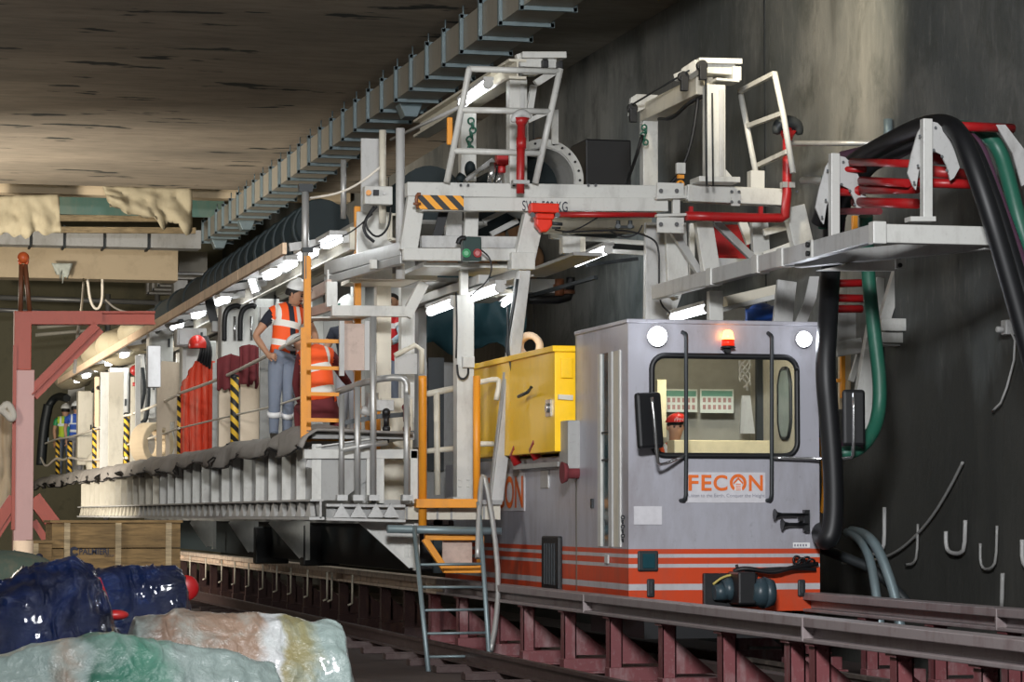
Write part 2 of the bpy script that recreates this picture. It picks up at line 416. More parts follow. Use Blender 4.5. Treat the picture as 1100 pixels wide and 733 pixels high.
# ------------------------------------------------------------------ ventilation duct under the ceiling
XD, DW = 8.1, .62
zb, zt = 7.80, 8.22
duct = thing('ventilation_duct', 'long flanged rectangular metal ventilation duct under the ceiling, turning left at its far end', 'duct', (XD, 30, zb))
mb = MB(); mb.box((XD+DW/2, 41.6, (zb+zt)/2), (DW, 43, zt-zb)); mb.build('duct_casing', 'duct', duct)
y = 20.44; k = 0
while y < 63.3:
    mb = MB(); c = XD+DW/2
    for dx, dz, w, h in ((-DW/2-.03, 0, .05, zt-zb+.12), (DW/2+.03, 0, .05, zt-zb+.12), (0, -(zt-zb)/2-.03, DW+.1, .05), (0, (zt-zb)/2+.03, DW+.1, .05)):
        mb.box((c+dx, y, (zb+zt)/2+dz), (w, .07, h))
    mb.cyl((XD+.0, y, zt), (XD+.0, y, ZC), .012, n=6); mb.cyl((XD+DW, y, zt), (XD+DW, y, ZC), .012, n=6)
    mb.build('flange', 'ductdark', duct); y += 1.12
yb = 63.8; x = 8.2
mb = MB(); mb.box(((XD-2)/2, yb, 7.88), (XD+2, .62, .42)); mb.build('duct_branch', 'lgrey', duct)
for x in (-.5, .8, 2.1, 3.4, 4.25, 5.0, 5.9, 6.9):
    mb = MB(); mb.box((x, yb-.33, 7.88), (.05, .06, .5)); mb.box((x, yb, 7.65), (.05, .66, .05)); mb.build('flange', 'dark', duct)
for y, px in ((YX(420, XD)+.2, 0), (YX(247, XD), 0), (YX(206, XD)-2.2, 0)):
    mb = MB(); c = V((XD+.24, y, zb))
    mb.prism([c+V((-.12,-.18,0)), c+V((.24,-.18,0)), c+V((.16,-.16,-.2)), c+V((-.03,-.16,-.2))], (0,.34,0)); mb.build('air_outlet', 'ductdark', duct, .01)
d2 = thing('ventilation_duct', 'short flanged duct run hanging beyond the cream beam at the far end of the tunnel', 'duct', (XD, 68, 7.5))
mb = MB(); mb.box((XD+.35, 71.5, 7.75), (.7, 7.5, .5)); mb.build('duct_casing', 'duct', d2)
for i in range(6):
    mb = MB(); y = 68+i*1.25
    mb.box((XD-.04, y, 7.75), (.06, .1, .6)); mb.box((XD+.35, y, 7.48), (.8, .1, .06)); mb.build('flange', 'galv', d2)
mb = MB(); mb.box((XD+.3, 70, 7.25), (.35, .5, .45)); mb.build('air_outlet', 'galv', d2, .01)
# timber strips and hanging tarpaulins at the ceiling edge
for (x0, x1, yy, lab) in ((60, 205, 234.5, 'upper pale timber strip across the gap under the ceiling edge'), (55, 210, 247, 'lower pale timber strip just above the grey cross duct')):
    a, b = P(x0, yy, 62), P(x1, yy+1, 62)
    tag(MB().bar(a, b, .12, .13).build('timber_strip', 'cratelt'), lab, 'timber')
tag(MB().bar(P(60, 220, 61.8), P(240, 224, 61.8), .05, .42).build('blanking_panel', 'greenpanel' if 'greenpanel' in M else 'grey'), 'grey-green panel in the gap under the ceiling edge', 'panel')
def drape(name, c00, c10, c01, c11, mat, label, cat, nu=26, nv=12, amp=.12, seed=0, thick=.02, jag=.25):
    """hanging cloth between four corners: wrinkled, with real thickness"""
    mb = MB(); g = []
    for j in range(nv+1):
        row = []
        for i in range(nu+1):
            u, v = i/nu, j/nv
            p = V(c00).lerp(V(c10), u).lerp(V(c01).lerp(V(c11), u), v)
            w = noise.noise(V((u*5+seed, v*2.2, seed)))+.5*noise.noise(V((u*14+seed, v*5, 3+seed)))
            p = p+V((0, -amp*w*(.3+v), 0))
            if j == nv: p.z += jag*noise.noise(V((u*7+seed, 9, 0)))
            row.append(mb.bm.verts.new(p))
        g.append(row)
    for j in range(nv):
        for i in range(nu):
            f = mb.bm.faces.new((g[j][i], g[j][i+1], g[j+1][i+1], g[j+1][i])); f.smooth = True
    o = mb.build(name, mat); s = o.modifiers.new('solid', 'SOLIDIFY'); s.thickness = thick
    return tag(o, label, cat)
YT = 58.0
drape('tarpaulin', P(-10, 211, YT), P(63, 209, YT), P(-10, 253, YT), P(66, 250, YT), 'beigecloth', 'sagging beige tarpaulin at the ceiling edge, above the red frame at the left', 'tarpaulin', seed=1)
drape('tarpaulin', P(110, 200, YT), P(206, 203, YT), P(118, 222, YT), P(206, 248, YT), 'beigecloth', 'crumpled beige tarpaulin at the ceiling edge, next to the long duct', 'tarpaulin', seed=5, amp=.25)
drape('tarpaulin', P(55, 283, 65.5), P(78, 283, 65.5), P(62, 296, 65.5), P(72, 300, 65.5), 'paper', 'small white rag hanging on the cream beam', 'rag', nu=8, nv=6, seed=8)
# scaffold tubes in front of the back wall
def pipe(name, pts, r, mat, label, cat, smooth=0, n=8, group=None):
    return tag(MB().tube(pts, r, n, smooth).build(name, mat), label, cat, group)
pipe('scaffold_tube', [P(-20, 319, 74.6), P(190, 326, 74.6)], .07, 'galv', 'upper horizontal scaffold tube before the far wall', 'scaffold tube')
pipe('scaffold_tube', [P(-20, 332, 76), P(60, 336, 76)], .06, 'galv', 'lower horizontal scaffold tube before the far wall, at the left', 'scaffold tube')
pipe('scaffold_tube', [P(116, 316, 74.6), V((P(116, 316, 74.6).x, P(116, 316, 74.6).y, 0))], .07, 'galv', 'upright scaffold tube, the left one over the red beam', 'scaffold tube')
pipe('scaffold_tube', [P(169, 316, 74.6), V((P(169, 316, 74.6).x, P(169, 316, 74.6).y, 0))], .07, 'galv', 'upright scaffold tube right of the other, near the timber edge board', 'scaffold tube')
pipe('rope', [P(90, 300, 60), P(88, 330, 58), P(84, 352, 41), P(80, 400, 39.5)], .025, 'rope', 'thin pale rope hanging in front of the red beam', 'rope', 1)
pipe('rope', [P(94, 300, 60), P(97, 325, 60), P(104, 334, 60), P(110, 325, 60), P(110, 300, 60)], .03, 'rope', 'looped pale rope hanging behind the red beam', 'rope', 2)
pipe('rope', [P(113, 322, 70), P(125, 333, 70), P(145, 337, 70)], .025, 'rope', 'pale rope sagging right of the left upright scaffold tube', 'rope', 2)
# pale pipes leaning on the far wall behind the red frame
for i, (xa, ya, xb, yb2) in enumerate(((40, 352, 130, 344), (38, 360, 110, 354))):
    pipe('scaffold_tube', [P(xa, ya, 74), P(xb, yb2, 74)], .05, 'cream', ('upper', 'lower')[i]+' pale tube seen through the red frame opening', 'scaffold tube')

# ------------------------------------------------------------------ red steel portal at the left
YF = 40.0
fr = thing('steel_portal_frame', 'red-orange steel portal frame with a pale pink lower post, left of the gantry', 'frame', P(24, 612, YF))
w = .24
mb = MB(); mb.box((P(24, 365, YF).x, YF, (P(24, 335, YF).z+P(24, 398, YF).z)/2), (w, w, P(24, 335, YF).z-P(24, 398, YF).z)); mb.build('upper_post', 'redframe', fr, .01)
mb = MB(); zt_ = P(24, 398, YF).z; mb.box((P(25, 500, YF).x, YF, zt_/2), (w+.03, w+.03, zt_)); mb.build('lower_post', 'pinkframe', fr, .01)
mb = MB(); mb.ibeam(P(15, 342, YF), P(166, 342, YF), .22, .19, .03); mb.bar(P(33, 342, YF-.12), P(110, 342, YF-.12), .02, .17); mb.build('beam', 'redframe', fr)
mb = MB(); mb.ibeam(P(105, 352, YF), P(34, 424, YF), .2, .26, .03, (0,1,0)); mb.bar(P(106, 352, YF-.1), P(34, 424, YF-.1), .02, .26, (0,1,0)); mb.build('brace', 'redframe', fr)
mb = MB(); mb.bar(P(36, 535, YF), P(64, 572, YF), .2, .22, (0,1,0)); mb.bar(P(36, 560, YF+.1), P(52, 585, YF+.1), .1, .06, (0,1,0)); mb.build('brace', 'redframe', fr)
mb = MB(); mb.bar(P(15, 535, YF), P(-8, 570, YF), .16, .16, (0,1,0)); mb.bar(P(15, 551, YF), P(-8, 586, YF), .05, .05, (0,1,0)); mb.build('brace', 'redframe', fr)
mb = MB(); mb.box(P(15, 470, YF-.16), (.05, .05, 2.6)); mb.build('edge_angle', 'redframe', fr)
# pale sheeting at far left
drape('plastic_sheet', P(-14, 440, 41), P(13, 434, 41), P(-14, 600, 41), P(12, 535, 41), 'creambeam', 'pale cream sheeting bunched at the left of the pink post', 'sheet', nu=10, nv=20, seed=3, amp=.3)
pipe('rope', [P(2, 440, 39.6), P(8, 432, 39.6), P(15, 445, 39.6), P(13, 452, 39.6), P(5, 443, 39.6), P(-6, 436, 39.6)], .05, 'rope', 'knotted white rope tied to the pink post', 'rope', 2)
# chain sling on the red frame
sl = thing('lifting_sling', 'orange lifting shackle with brown twin sling standing over the red beam corner', 'sling', P(26, 334, YF))
mb = MB(); mb.ball(P(25, 277, YF), .085); mb.torus(P(25, 281, YF), (0,1,0), .06, .02, 14, 6); mb.build('shackle', plain('shackle_orange', (.85,.16,.04), .4), sl)
for xa, xb in ((23, 22), (27, 32)): MB().tube([P(xa, 284, YF), P((xa+xb)/2, 310, YF), P(xb, 335, YF)], .035, 6).build('sling_leg', 'brown', sl)

# ------------------------------------------------------------------ rail girders
def girder(name, X, y0, y1, mat, label, posts, peel=None):
    g = thing(name, label, 'rail girder', (X, y0, 0))
    zt = 1.6-.733
    def beam(a, b, mt):
        mb = MB(); mb.box((X, (a+b)/2, zt-.035), (.20, b-a, .07)); mb.box((X+.02, (a+b)/2, zt-.105), (.08, b-a, .09)); mb.box((X, (a+b)/2, zt-.165), (.20, b-a, .03))
        for k in range(int((b-a)/6)+1): mb.box((X-.012, a+k*6+.5, zt-.09), (.19, .03, .17))
        mb.build('beam', mt, g, .006)
    if peel: beam(y0, peel, mat); beam(peel+.03, y1, 'railpeel')
    else: beam(y0, y1, mat)
    for y in posts:
        mb = MB(); h = zt-.18-.22
        mb.box((X, y, .22+h/2), (.12, .02, h)); mb.box((X-.055, y+.05, .22+h/2), (.012, .12, h)); mb.box((X+.055, y+.05, .22+h/2), (.012, .12, h))
        mb.box((X, y+.04, zt-.19), (.17, .18, .02))
        for dx in (-.03, .03): mb.cyl((X+dx, y-.01, zt-.23), (X+dx, y-.03, zt-.23), .012, n=6)
        pm = 'redoxide' if y < 33 else 'darkpost'; po = mb.build('post', pm, g)
        mb = MB(); s = 1
        mb.prism([(X+.06, y+.03, .26), (X+.06, y+.03, .26+h*.62), (X+.42, y+.03, .26)], (0,.015,0)); mb.build('gusset', pm, g)
        mb = MB(); mb.box((X+.2, y, .17), (.56, .16, .12)); mb.box((X+.2, y, .10), (.66, .24, .02)); mb.build('foot', pm, g, .004)
    return g
py0 = 17.87
posts = [YX(px, 6.85) for px in (970, 882, 782, 718, 661, 612, 568)] + [YX(855, 6.85)]
yy = YX(568, 6.85)
while yy < 57: yy += 1.5; posts.append(yy)
girder('rail_girder', 6.85, 12.5, 58, 'railbeam', 'near rail girder on red posts running in front of the locomotive', [posts[i] for i in range(len(posts))]+[15.9, 14.4], peel=31.5)
girder('rail_girder', 8.99, 14, 30, 'railbeam', 'far rail girder on red posts between the locomotive and the wall', [YX(px, 8.99) for px in (1087, 1008, 935)]+[25.6, 27.1, 19.6, 18.1])
# light stay rods in the far part
for i, px in enumerate((190, 205, 222, 239, 253, 268, 283, 298, 313, 331, 352, 357, 379)):
    y = YX(px, 6.72)
    mb = MB(); mb.cyl((6.72, y, .80), (6.72, y, .42), .014, n=6); mb.cyl((6.72, y, .42), (6.66, y, .40), .014, n=6)
    tag(mb.build('stay_rod', 'cream'), 'thin pale hooked rod hanging under the peeling far end of the near rail girder', 'rod', 'pale rods under the rail girder')
# inner running rails, sleepers and kerb
for X, lab in ((6.35, 'low steel rail on the ground, in front of the near rail girder'), (7.35, 'running rail under the near side of the locomotive'), (8.55, 'running rail under the far side of the locomotive')):
    mb = MB(); mb.box((X, 36, .215), (.07, 48, .035)); mb.box((X, 36, .14), (.02, 48, .12)); mb.box((X, 36, .08), (.14, 48, .02))
    tag(mb.build('rail', 'oldrail' if X > 7 else 'sleeper'), lab, 'rail')
for i in range(34):
    y = 13.2+i*1.33
    mb = MB(); mb.box((7.6, y, .035), (3.3, .2, .06)); mb.box((7.6, y, .07), (3.3, .05, .02))
    tag(mb.build('sleeper', 'sleeper'), 'grimy steel sleeper lying across under the tracks', 'sleeper', 'steel sleepers under the tracks')
# concrete kerb behind rail
mb = MB(); mb.box((7.9, 30, .12), (.16, 60, .24)); struct('trim_4', mb, 'floor')
# ------------------------------------------------------------------ wall fittings
def wp(px, py): return PX(px, py, XW-.06)
for j, (pts, lab) in enumerate((
    ([(950, 545), (950, 583), (948, 590), (943, 594), (938, 596)], 'hook'),
    ([(1037, 559), (1036, 590), (1031, 595), (1024, 595), (1018, 592), (1016, 584), (1016, 571)], 'thick pale J-shaped steel hook on the wall, its bend lowest at the middle'),
    ([(1071, 565), (1070, 603), (1065, 611), (1057, 612), (1053, 605), (1053, 584)], 'thin grey J-shaped steel hook on the wall, right of the thick one'),
    ([(1098, 580), (1098, 603), (1104, 612)], 'pale hook on the wall cut by the right edge'),
    ([(986, 563), (985, 598), (981, 606), (973, 607)], 'dark thin hook on the wall, left of the thick pale one'),
    ([(1077, 616), (1076, 652)], 'short upright rod on the wall below the hooks'))):
    if lab == 'hook': lab = 'pale J-shaped steel hook on the wall nearest the locomotive'
    tag(MB().tube([wp(*p) for p in pts], .022 if j not in (2, 4) else .014, 8, 1).build('wall_hook', 'lgrey' if j in (0, 1, 3) else 'grey'), lab, 'hook')
tag(MB().tube([wp(1034, 497), wp(1020, 525), wp(1000, 558), wp(975, 585), wp(955, 598), wp(930, 604), wp(905, 605)], .015, 8, 2).build('cable', 'grey'), 'thin grey cable sagging in a curve along the wall right of the locomotive', 'cable')
tag(MB().tube([wp(910, 572), P(925, 580, 25.2), P(935, 600, 25), P(941, 636, 24.8), P(946, 675, 24.7)], .045, 10, 2).build('conduit', 'ductdark'), 'grey bent conduit by the wall, left one of the pair', 'pipe')
tag(MB().tube([wp(915, 570), P(932, 575, 25.0), P(945, 592, 24.8), P(962, 640, 24.6), P(968, 680, 24.5)], .05, 10, 2).build('conduit', 'ductdark'), 'grey bent conduit by the wall, right one of the pair', 'pipe')
tag(MB().tube([P(884, 590, 25.6), P(910, 600, 25.4), P(940, 612, 25.2), P(968, 640, 25.0), P(985, 660, 24.9)], .05, 10, 2).build('conduit', 'dark'), 'dark pipe sloping down behind the bent conduits', 'pipe')
tag(MB().tube([wp(1066, 442), wp(1078, 430), wp(1093, 372), wp(1082, 348)], .012, 6, 1).build('cable', 'lgrey'), 'thin pale cable with a bend on the wall under the hose curve', 'cable')
mb = MB(); c = wp(1083, 352); mb.box(c, (.1, .12, .14)); mb.cyl(c+V((-.05, 0, -.02)), c+V((-.12, 0, -.02)), .03); tag(mb.build('junction_box', 'lgrey', None, .01), 'small pale box on the wall where the thin cable ends', 'junction box')
mb = MB(); mb.tube([P(848, 154, 28.5), P(962, 154, 27.6)], .03); tag(mb.build('conduit', 'galv'), 'straight grey tube running level from the red riser towards the hoses', 'pipe')
tag(MB().tube([wp(954, 128), wp(954, 160)], .05).build('pipe_stub', 'ductdark'), 'short grey upright pipe stub on the lit wall above the hoses', 'pipe')
# ================================================================== BACKUP GANTRY (decks, roof, portal)
E = 1.6
XO, ZD = 4.9, E+.86
G = thing('backup_gantry', 'long white steel backup gantry with raised walkway running into the tunnel', 'gantry', (6.6, 30, 0))
def pb(name, pts, Y, w, h=None, mat='white', parent=None, bev=.006, up=(0,0,1)):
    """bars through pixel points; Y one depth or a list of depths"""
    mb = MB(); ys = Y if isinstance(Y, (list, tuple)) else [Y]*len(pts)
    q = [P(x, y, d) for (x, y), d in zip(pts, ys)]
    for a, b in zip(q, q[1:]): mb.bar(a, b, w, h, up)
    return mb.build(name, mat, parent, bev)
# deck and lower chord
MB().box((5.45, 49.6, ZD-.03), (1.1, 41, .06)).build('deck_plate', 'grey', G)
mb = MB(); y0, y1 = 28.9, 57.5
mb.box((XO+.02, (y0+y1)/2, E-.04), (.16, y1-y0, .03)); mb.box((XO+.02, (y0+y1)/2, E+.15), (.14, y1-y0, .02)); mb.box((XO+.06, (y0+y1)/2, E+.05), (.02, y1-y0, .18))
mb.build('lower_chord', 'lgrey', G)
n = 0; y = y0+.1
while y < y1:
    mb = MB()     # cantilever bracket: upright flange and sloping top flange, darker web plate as a sub-part
    mb.box((XO+.03, y, (E+.15+ZD-.12)/2), (.10, .02, ZD-.12-E-.15)); mb.box((XO+.0, y+.03, (E+.15+ZD-.12)/2), (.015, .07, ZD-.12-E-.15))
    web = MB(); web.prism([(XO+.08, y, E+.15), (XO+.08, y, ZD-.16), (XO+.62, y, ZD-.07), (XO+.62, y, E+.4), (XO+.3, y, E+.15)], (0,.012,0))
    mb.bar((XO+.02, y, ZD-.15), (XO+.62, y, ZD-.06), .08, .015)
    br = mb.build('deck_bracket', 'white' if y < 44 else 'cream', G); web.build('bracket_web', 'grey', br); y += 1.0; n += 1
y = y0+.3
while y < y1:
    mb = MB()
    mb.prism([(XO-.03, y-.21, E-.02), (XO-.03, y+.21, E-.02), (XO-.01, y, E+.14)], (.05,0,0)); mb.build('chord_stiffener', 'cream' if y > 46 else 'lgrey', G); y += .62
# dark running gear wall, legs and gussets below the deck
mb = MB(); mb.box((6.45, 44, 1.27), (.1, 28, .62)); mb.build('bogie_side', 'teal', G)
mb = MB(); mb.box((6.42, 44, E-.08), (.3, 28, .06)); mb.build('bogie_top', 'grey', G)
for i, (xa, xr, yb) in enumerate(((386, 447, 613), (290, 330, 602), (247, 275, 596), (205, 230, 590))):
    Y = 29.3 if i == 0 else YX(xr, 6.2)
    mb = MB(); mb.prism([P(xa, 560, Y), P(xr, 560, Y), P(xr, yb-2, Y), P(xr-6, yb-3, Y)], (0,.03,0)); mb.bar(P(xa, 561, Y-.03), P(xr-7, yb-3, Y-.03), .05, .02)
    mb.bar(P(xr, 560, Y), P(xr, yb, Y), .06, .08)
    if i == 0:
        for r in range(4):
            for c in range(2): mb.box(P(436+c*4, 582+r*5, Y-.012), (.03, .01, .035))
    mb.build('gusset_plate', 'white', G)
for (xa, xb) in ((283, 299), (336, 351), (452, 470)):
    Y = 30.2; mb = MB(); c = P((xa+xb)/2, 586, YX(xa, 6.3)); mb.box(c, (.5, .3, .55)); mb.build('recess_block', 'black', G, .02)  # black blocks stand in for the dark recesses beside the gussets
# inner wall of the walkway: posts, panels and headers
mb = MB(); mb.box((6.9, 50, ZD+1.2), (.1, 34, 2.5)); mb.build('inner_wall', 'grey', G)
y = 31.6
while y < 62:
    mb = MB(); mb.box((6.42, y, ZD+1.12), (.16, .16, 2.25)); mb.build('roof_post', 'white', G, .006); y += 3.1
mb = MB(); mb.ibeam((6.05, 30.2, E+3.18), (6.05, 62, E+3.18), .16, .30, .025); mb.box((5.96, 46, E+3.18), (.02, 31.6, .27)); mb.build('roof_beam', 'cream', G)
mb = MB(); a = P(379, 256, 30.9); mb.bar(a, (a.x, 45, a.z), .06, .26); mb.build('roof_header', 'cream', G, .006)
mb = MB(); mb.box((6.6, 47, E+3.38), (1.5, 31, .05)); mb.build('roof_plate', 'grey', G)
y = 31
while y < 62:
    mb = MB(); mb.bar((XO+.05, y, E+3.0), (6.1, y, E+3.2), .07, .09); mb.build('roof_bracket', 'lgrey', G); y += 2.05
mb = MB(); mb.box((5.45, 47, E+3.14), (.05, 31, .05)); mb.build('cable_tray', 'dark', G)
# ---- front end of the walkway (transverse beam, posts, steps)
YF1 = 29.0
pb('front_beam', [(326, 488), (448, 488)], YF1, .10, .10, 'white', G)
mb = MB(); mb.prism([P(326, 484, YF1), P(448, 484, YF1), P(448, 500, YF1+2.2), P(326, 500, YF1+2.2)], (0,0,-.02)); 
for (xa, xb, ya, yb_) in ((403, 412, 493, 541), (440, 448, 484, 541), (393, 398, 493, 541)):
    pb('front_post', [((xa+xb)/2, ya), ((xa+xb)/2, yb_)], YF1, (xb-xa)*.0098, .1, 'white', G)
pb('front_plate', [(391, 492), (391, 541)], YF1+.05, .22, .02, 'grey', G)
pb('knee_plate', [(330, 494), (398, 510)], YF1+.02, .03, .16, 'lgrey', G)
pb('inner_panel', [(426, 428), (426, 545)], 30.6, .36, .05, 'cream', G)
pb('inner_panel', [(406, 440), (406, 545)], 31.4, .30, .05, 'orange', G)
# lower step platform
a, b = P(404, 549, 29.1), P(537, 549, 29.1)
mb = MB(); mb.box(((a.x+b.x)/2, 30.0, E+.13), (b.x-a.x, 2.0, .05)); mb.build('step_deck', 'grey', G)
mb = MB(); mb.box(((a.x+b.x)/2, 29.1, E+.04), (b.x-a.x, .05, .19)); mb.build('step_fascia', 'cream', G, .004)
for px in (437, 470, 485, 520):
    mb = MB(); c = P(px, 549, 29.06); mb.box(c, (.02, .02, .18)); mb.build('fascia_rib', 'grey', G)
# triangles on the lower chord near the front
for px in (367, 385, 404, 420):
    mb = MB(); c = P(px, 549, 28.85); mb.prism([c+V((-.09,0,-.07)), c+V((.09,0,-.07)), c+V((0,0,.08))], (0,.04,0)); mb.build('chord_stiffener', 'galv', G)
pb('chord_front', [(350, 543), (435, 544)], 28.9, .08, .03, 'lgrey', G); pb('chord_front', [(350, 558), (435, 560)], 28.9, .1, .03, 'lgrey', G)
pb('chord_web', [(350, 551), (435, 552)], 29.0, .03, .14, 'grey', G)
# columns of the portal
mb = MB(); a, b = P(498, 318, 29.5), P(498, 535, 29.5); mb.bar(a, b, .19, .19); mb.box(P(498, 536, 29.5)+V((0,0,0)), (.3, .3, .03))
for sx in (-6, 3):
    for sy in (516, 523): mb.box(P(498+sx, sy, 29.5)+V((0,-.1,0)), (.035, .012, .02))
mb.build('column', 'white', G, .008)
mb = MB(); mb.box(P(500, 390, 29.5)+V((0,-.13,0)), (.13, .08, .12)); mb.build('switch_box', 'white', G, .008)
mb = MB(); mb.tube([P(491, 392, 29.35), P(492, 405, 29.32), P(498, 408, 29.3), P(503, 403, 29.3), P(503, 396, 29.33)], .012, 6, 2); mb.tube([P(490, 314, 29.35), P(491, 350, 29.36), P(490, 385, 29.36)], .01, 6, 1); mb.build('cable', 'black', G)
mb = MB(); mb.bar(P(411, 300, 31.5), P(411, 470, 31.5), .17, .17); mb.build('column', 'cream', G, .008)
# right and left raking legs
mb = MB(); mb.bar(P(573, 232, 29.0), P(561, 286, 29.0), .22, .16); mb.bar(P(560, 272, 29.0), P(560, 290, 29.0), .26, .2); mb.build('raking_leg', 'white', G, .008)
mb = MB(); mb.bar(P(563, 288, 29.05), P(533, 538, 29.3), .13, .12); mb.build('raking_strut', 'lgrey', G, .008)
mb = MB(); mb.bar(P(557, 292, 29.1), P(527, 538, 29.35), .05, .10); mb.build('strut_shade', 'grey', G, .004)  # left face of the strut, its shade put into a thin greyer bar
mb = MB(); mb.box(P(548, 417, 29.1)+V((0,-.05,0)), (.07, .06, .18)); mb.build('strut_plate', 'black', G)
mb = MB(); mb.tube([P(556, 300, 28.95), P(549, 345, 28.95), P(543, 375, 28.95), P(548, 385, 28.9), P(556, 392, 28.9)], .018, 6, 1); mb.tube([P(545, 330, 28.95), P(546, 380, 28.9), P(550, 400, 28.9)], .012, 6, 1)
mb.build('wrapped_cable', 'dark', G)
# top beams
ybm = 29.1
pb('top_beam', [(436, 204), (736, 208)], ybm, .16, .155, 'white', G, .01)
pb('top_beam', [(736, 208), (846, 213)], ybm+.02, .18, .185, 'white', G, .01)
pb('crane_rail', [(452, 220), (716, 220.5)], 28.93, .13, .145, 'white', G, .006)
mb = MB()
for px, py, w in ((710, 205, 7), (710, 247, 7)):
    mb.box(P(720, py if py < 220 else 242, 28.8), (.30, .04, .17))
mb.bar(P(704, 213, 28.8), P(737, 212, 28.8), .12, .03); mb.bar(P(704, 232, 28.8), P(737, 231, 28.8), .12, .03); mb.box(P(726, 222, 28.85), (.08, .06, .2))
cb = mb.build('beam_clamp', 'white', G, .004)
mb = MB()
for px in (710, 727):
    for py in (205, 241): mb.cyl(P(px, py, 28.77), P(px, py, 28.74), .024, n=8)
mb.build('bolt', 'black', cb)
mb = MB(); mb.box(P(790, 212, 29.0), (.10, .02, .19)); q = mb.build('splice_plate', 'white', G)
mb = MB()
for px in (786, 794):
    for py in (206, 217): mb.cyl(P(px, py, 28.98), P(px, py, 28.95), .018, n=8)
for px in (495, 503, 552, 560, 632, 640, 846, 856): mb.cyl(P(px, 199 if px < 700 else 206, 29.0), P(px, 199 if px < 700 else 206, 28.98), .016, n=8)
mb.build('bolt', 'black', q)
hz = pb('hazard_plate', [(449, 217), (498, 218)], 28.83, .012, .15, 'haz', G, 0)
mb = MB(); mb.tube([P(449, 224, 28.85), P(447, 216, 28.8), P(448, 209, 28.82), P(452, 209, 28.82)], .02, 6, 1); mb.tube([P(444, 219, 28.8), P(452, 219, 28.8)], .015, 6); mb.build('end_latch', 'brown', G)
a = P(561, 226.5, 28.85); text('SWL 500 KG', 'load_rating_text', 'blackink', G, a, .11, (1,-.0,0), (0,0,1), .006, width=.50)
# front frame under the top beam
pb('frame_post', [(448, 205), (438, 270)], 29.1, .19, .12, 'white', G)
pb('frame_beam', [(452, 260), (556, 261)], 29.15, .1, .13, 'lgrey', G)
pb('frame_beam', [(433, 273.5), (556, 274)], 29.05, .1, .13, 'white', G)
pb('frame_post', [(507, 212), (505, 256)], 29.4, .15, .1, 'white', G)
pb('frame_post', [(487, 226), (487, 256)], 29.8, .18, .1, 'lgrey', G)
pb('strap', [(477, 226), (469, 256)], 29.25, .10, .02, 'black', G, 0)
pb('frame_brace', [(519, 238), (552, 222)], 29.5, .05, .05, 'grey', G)
pb('frame_brace', [(527, 252), (556, 237)], 29.5, .06, .06, 'grey', G)
# skewed side rails towards the walkway
pb('side_rail', [(433, 267), (351, 289)], [29.2, 31.0], .07, .15, 'galv', G)
pb('side_rail', [(433, 279), (351, 302)], [29.2, 31.0], .07, .09, 'galv', G)
pb('rail_joint', [(401, 279), (401, 289)], 29.7, .07, .1, 'white', G)
pb('basket_post', [(356, 303), (356, 330)], 30.6, .12, .1, 'white', G)
pb('basket_post', [(354, 290), (354, 303)], 30.9, .06, .06, 'white', G)
pb('basket_beam', [(356, 334), (441, 335)], 30.4, .1, .12, 'white', G)
pb('basket_beam', [(436, 340), (455, 304)], 30.4, .12, .11, 'white', G)
pb('basket_beam', [(375, 300), (437, 298)], 30.7, .08, .09, 'cream', G)
pb('basket_rail', [(326, 321), (354, 307)], [32, 30.8], .05, .14, 'pink', G)
pb('basket_rail', [(328, 338), (358, 328)], [32, 30.6], .05, .11, 'pink', G)
pb('basket_plate', [(330, 343), (392, 342)], 31, .5, .02, 'white', G)
# light underside panels of the front roof
for (x0, x1, ya, yb_, Y0, Y1, mt) in ((455, 560, 284, 0, 29.3, 30.4, 'white'), (385, 470, 297, 0, 30.5, 31.6, 'cream'), (450, 560, 300, 0, 30.6, 31.6, 'lgrey'), (455, 560, 311, 0, 31.8, 33.4, 'cream')):
    p, q = P(x0, ya, Y0), P(x1, ya, Y0); mb = MB(); mb.box(((p.x+q.x)/2, (Y0+Y1)/2, p.z), (q.x-p.x, Y1-Y0, .05)); mb.build('roof_panel', mt, G, .004)
pb('roof_channel', [(520, 300), (433, 330)], [29.2, 33.5], .12, .10, 'galv', G)
pb('roof_channel', [(566, 292), (462, 330)], [29.2, 33.5], .16, .10, 'grey', G)
pb('roof_hanger', [(498, 282), (498, 322)], 29.6, .09, .09, 'white', G)
pb('roof_block', [(612, 255), (612, 273)], 29.8, .20, .16, 'white', G); pb('roof_block', [(624, 255), (624, 271)], 29.9, .08, .1, 'cream', G)
pb('roof_soffit', [(570, 296), (632, 273)], [31.5, 29.4], .34, .04, 'grey', G)
pb('rear_beam', [(590, 254), (700, 262)], 30.3, .08, .05, 'white', G); pb('rear_beam', [(655, 270), (692, 272)], 29.9, .05, .05, 'white', G)
pb('rear_panel', [(583, 243), (700, 243)], 30.6, .04, .18, 'cream', G)
pb('rear_soffit', [(640, 262), (695, 268)], 30.8, .9, .04, 'dark', G)
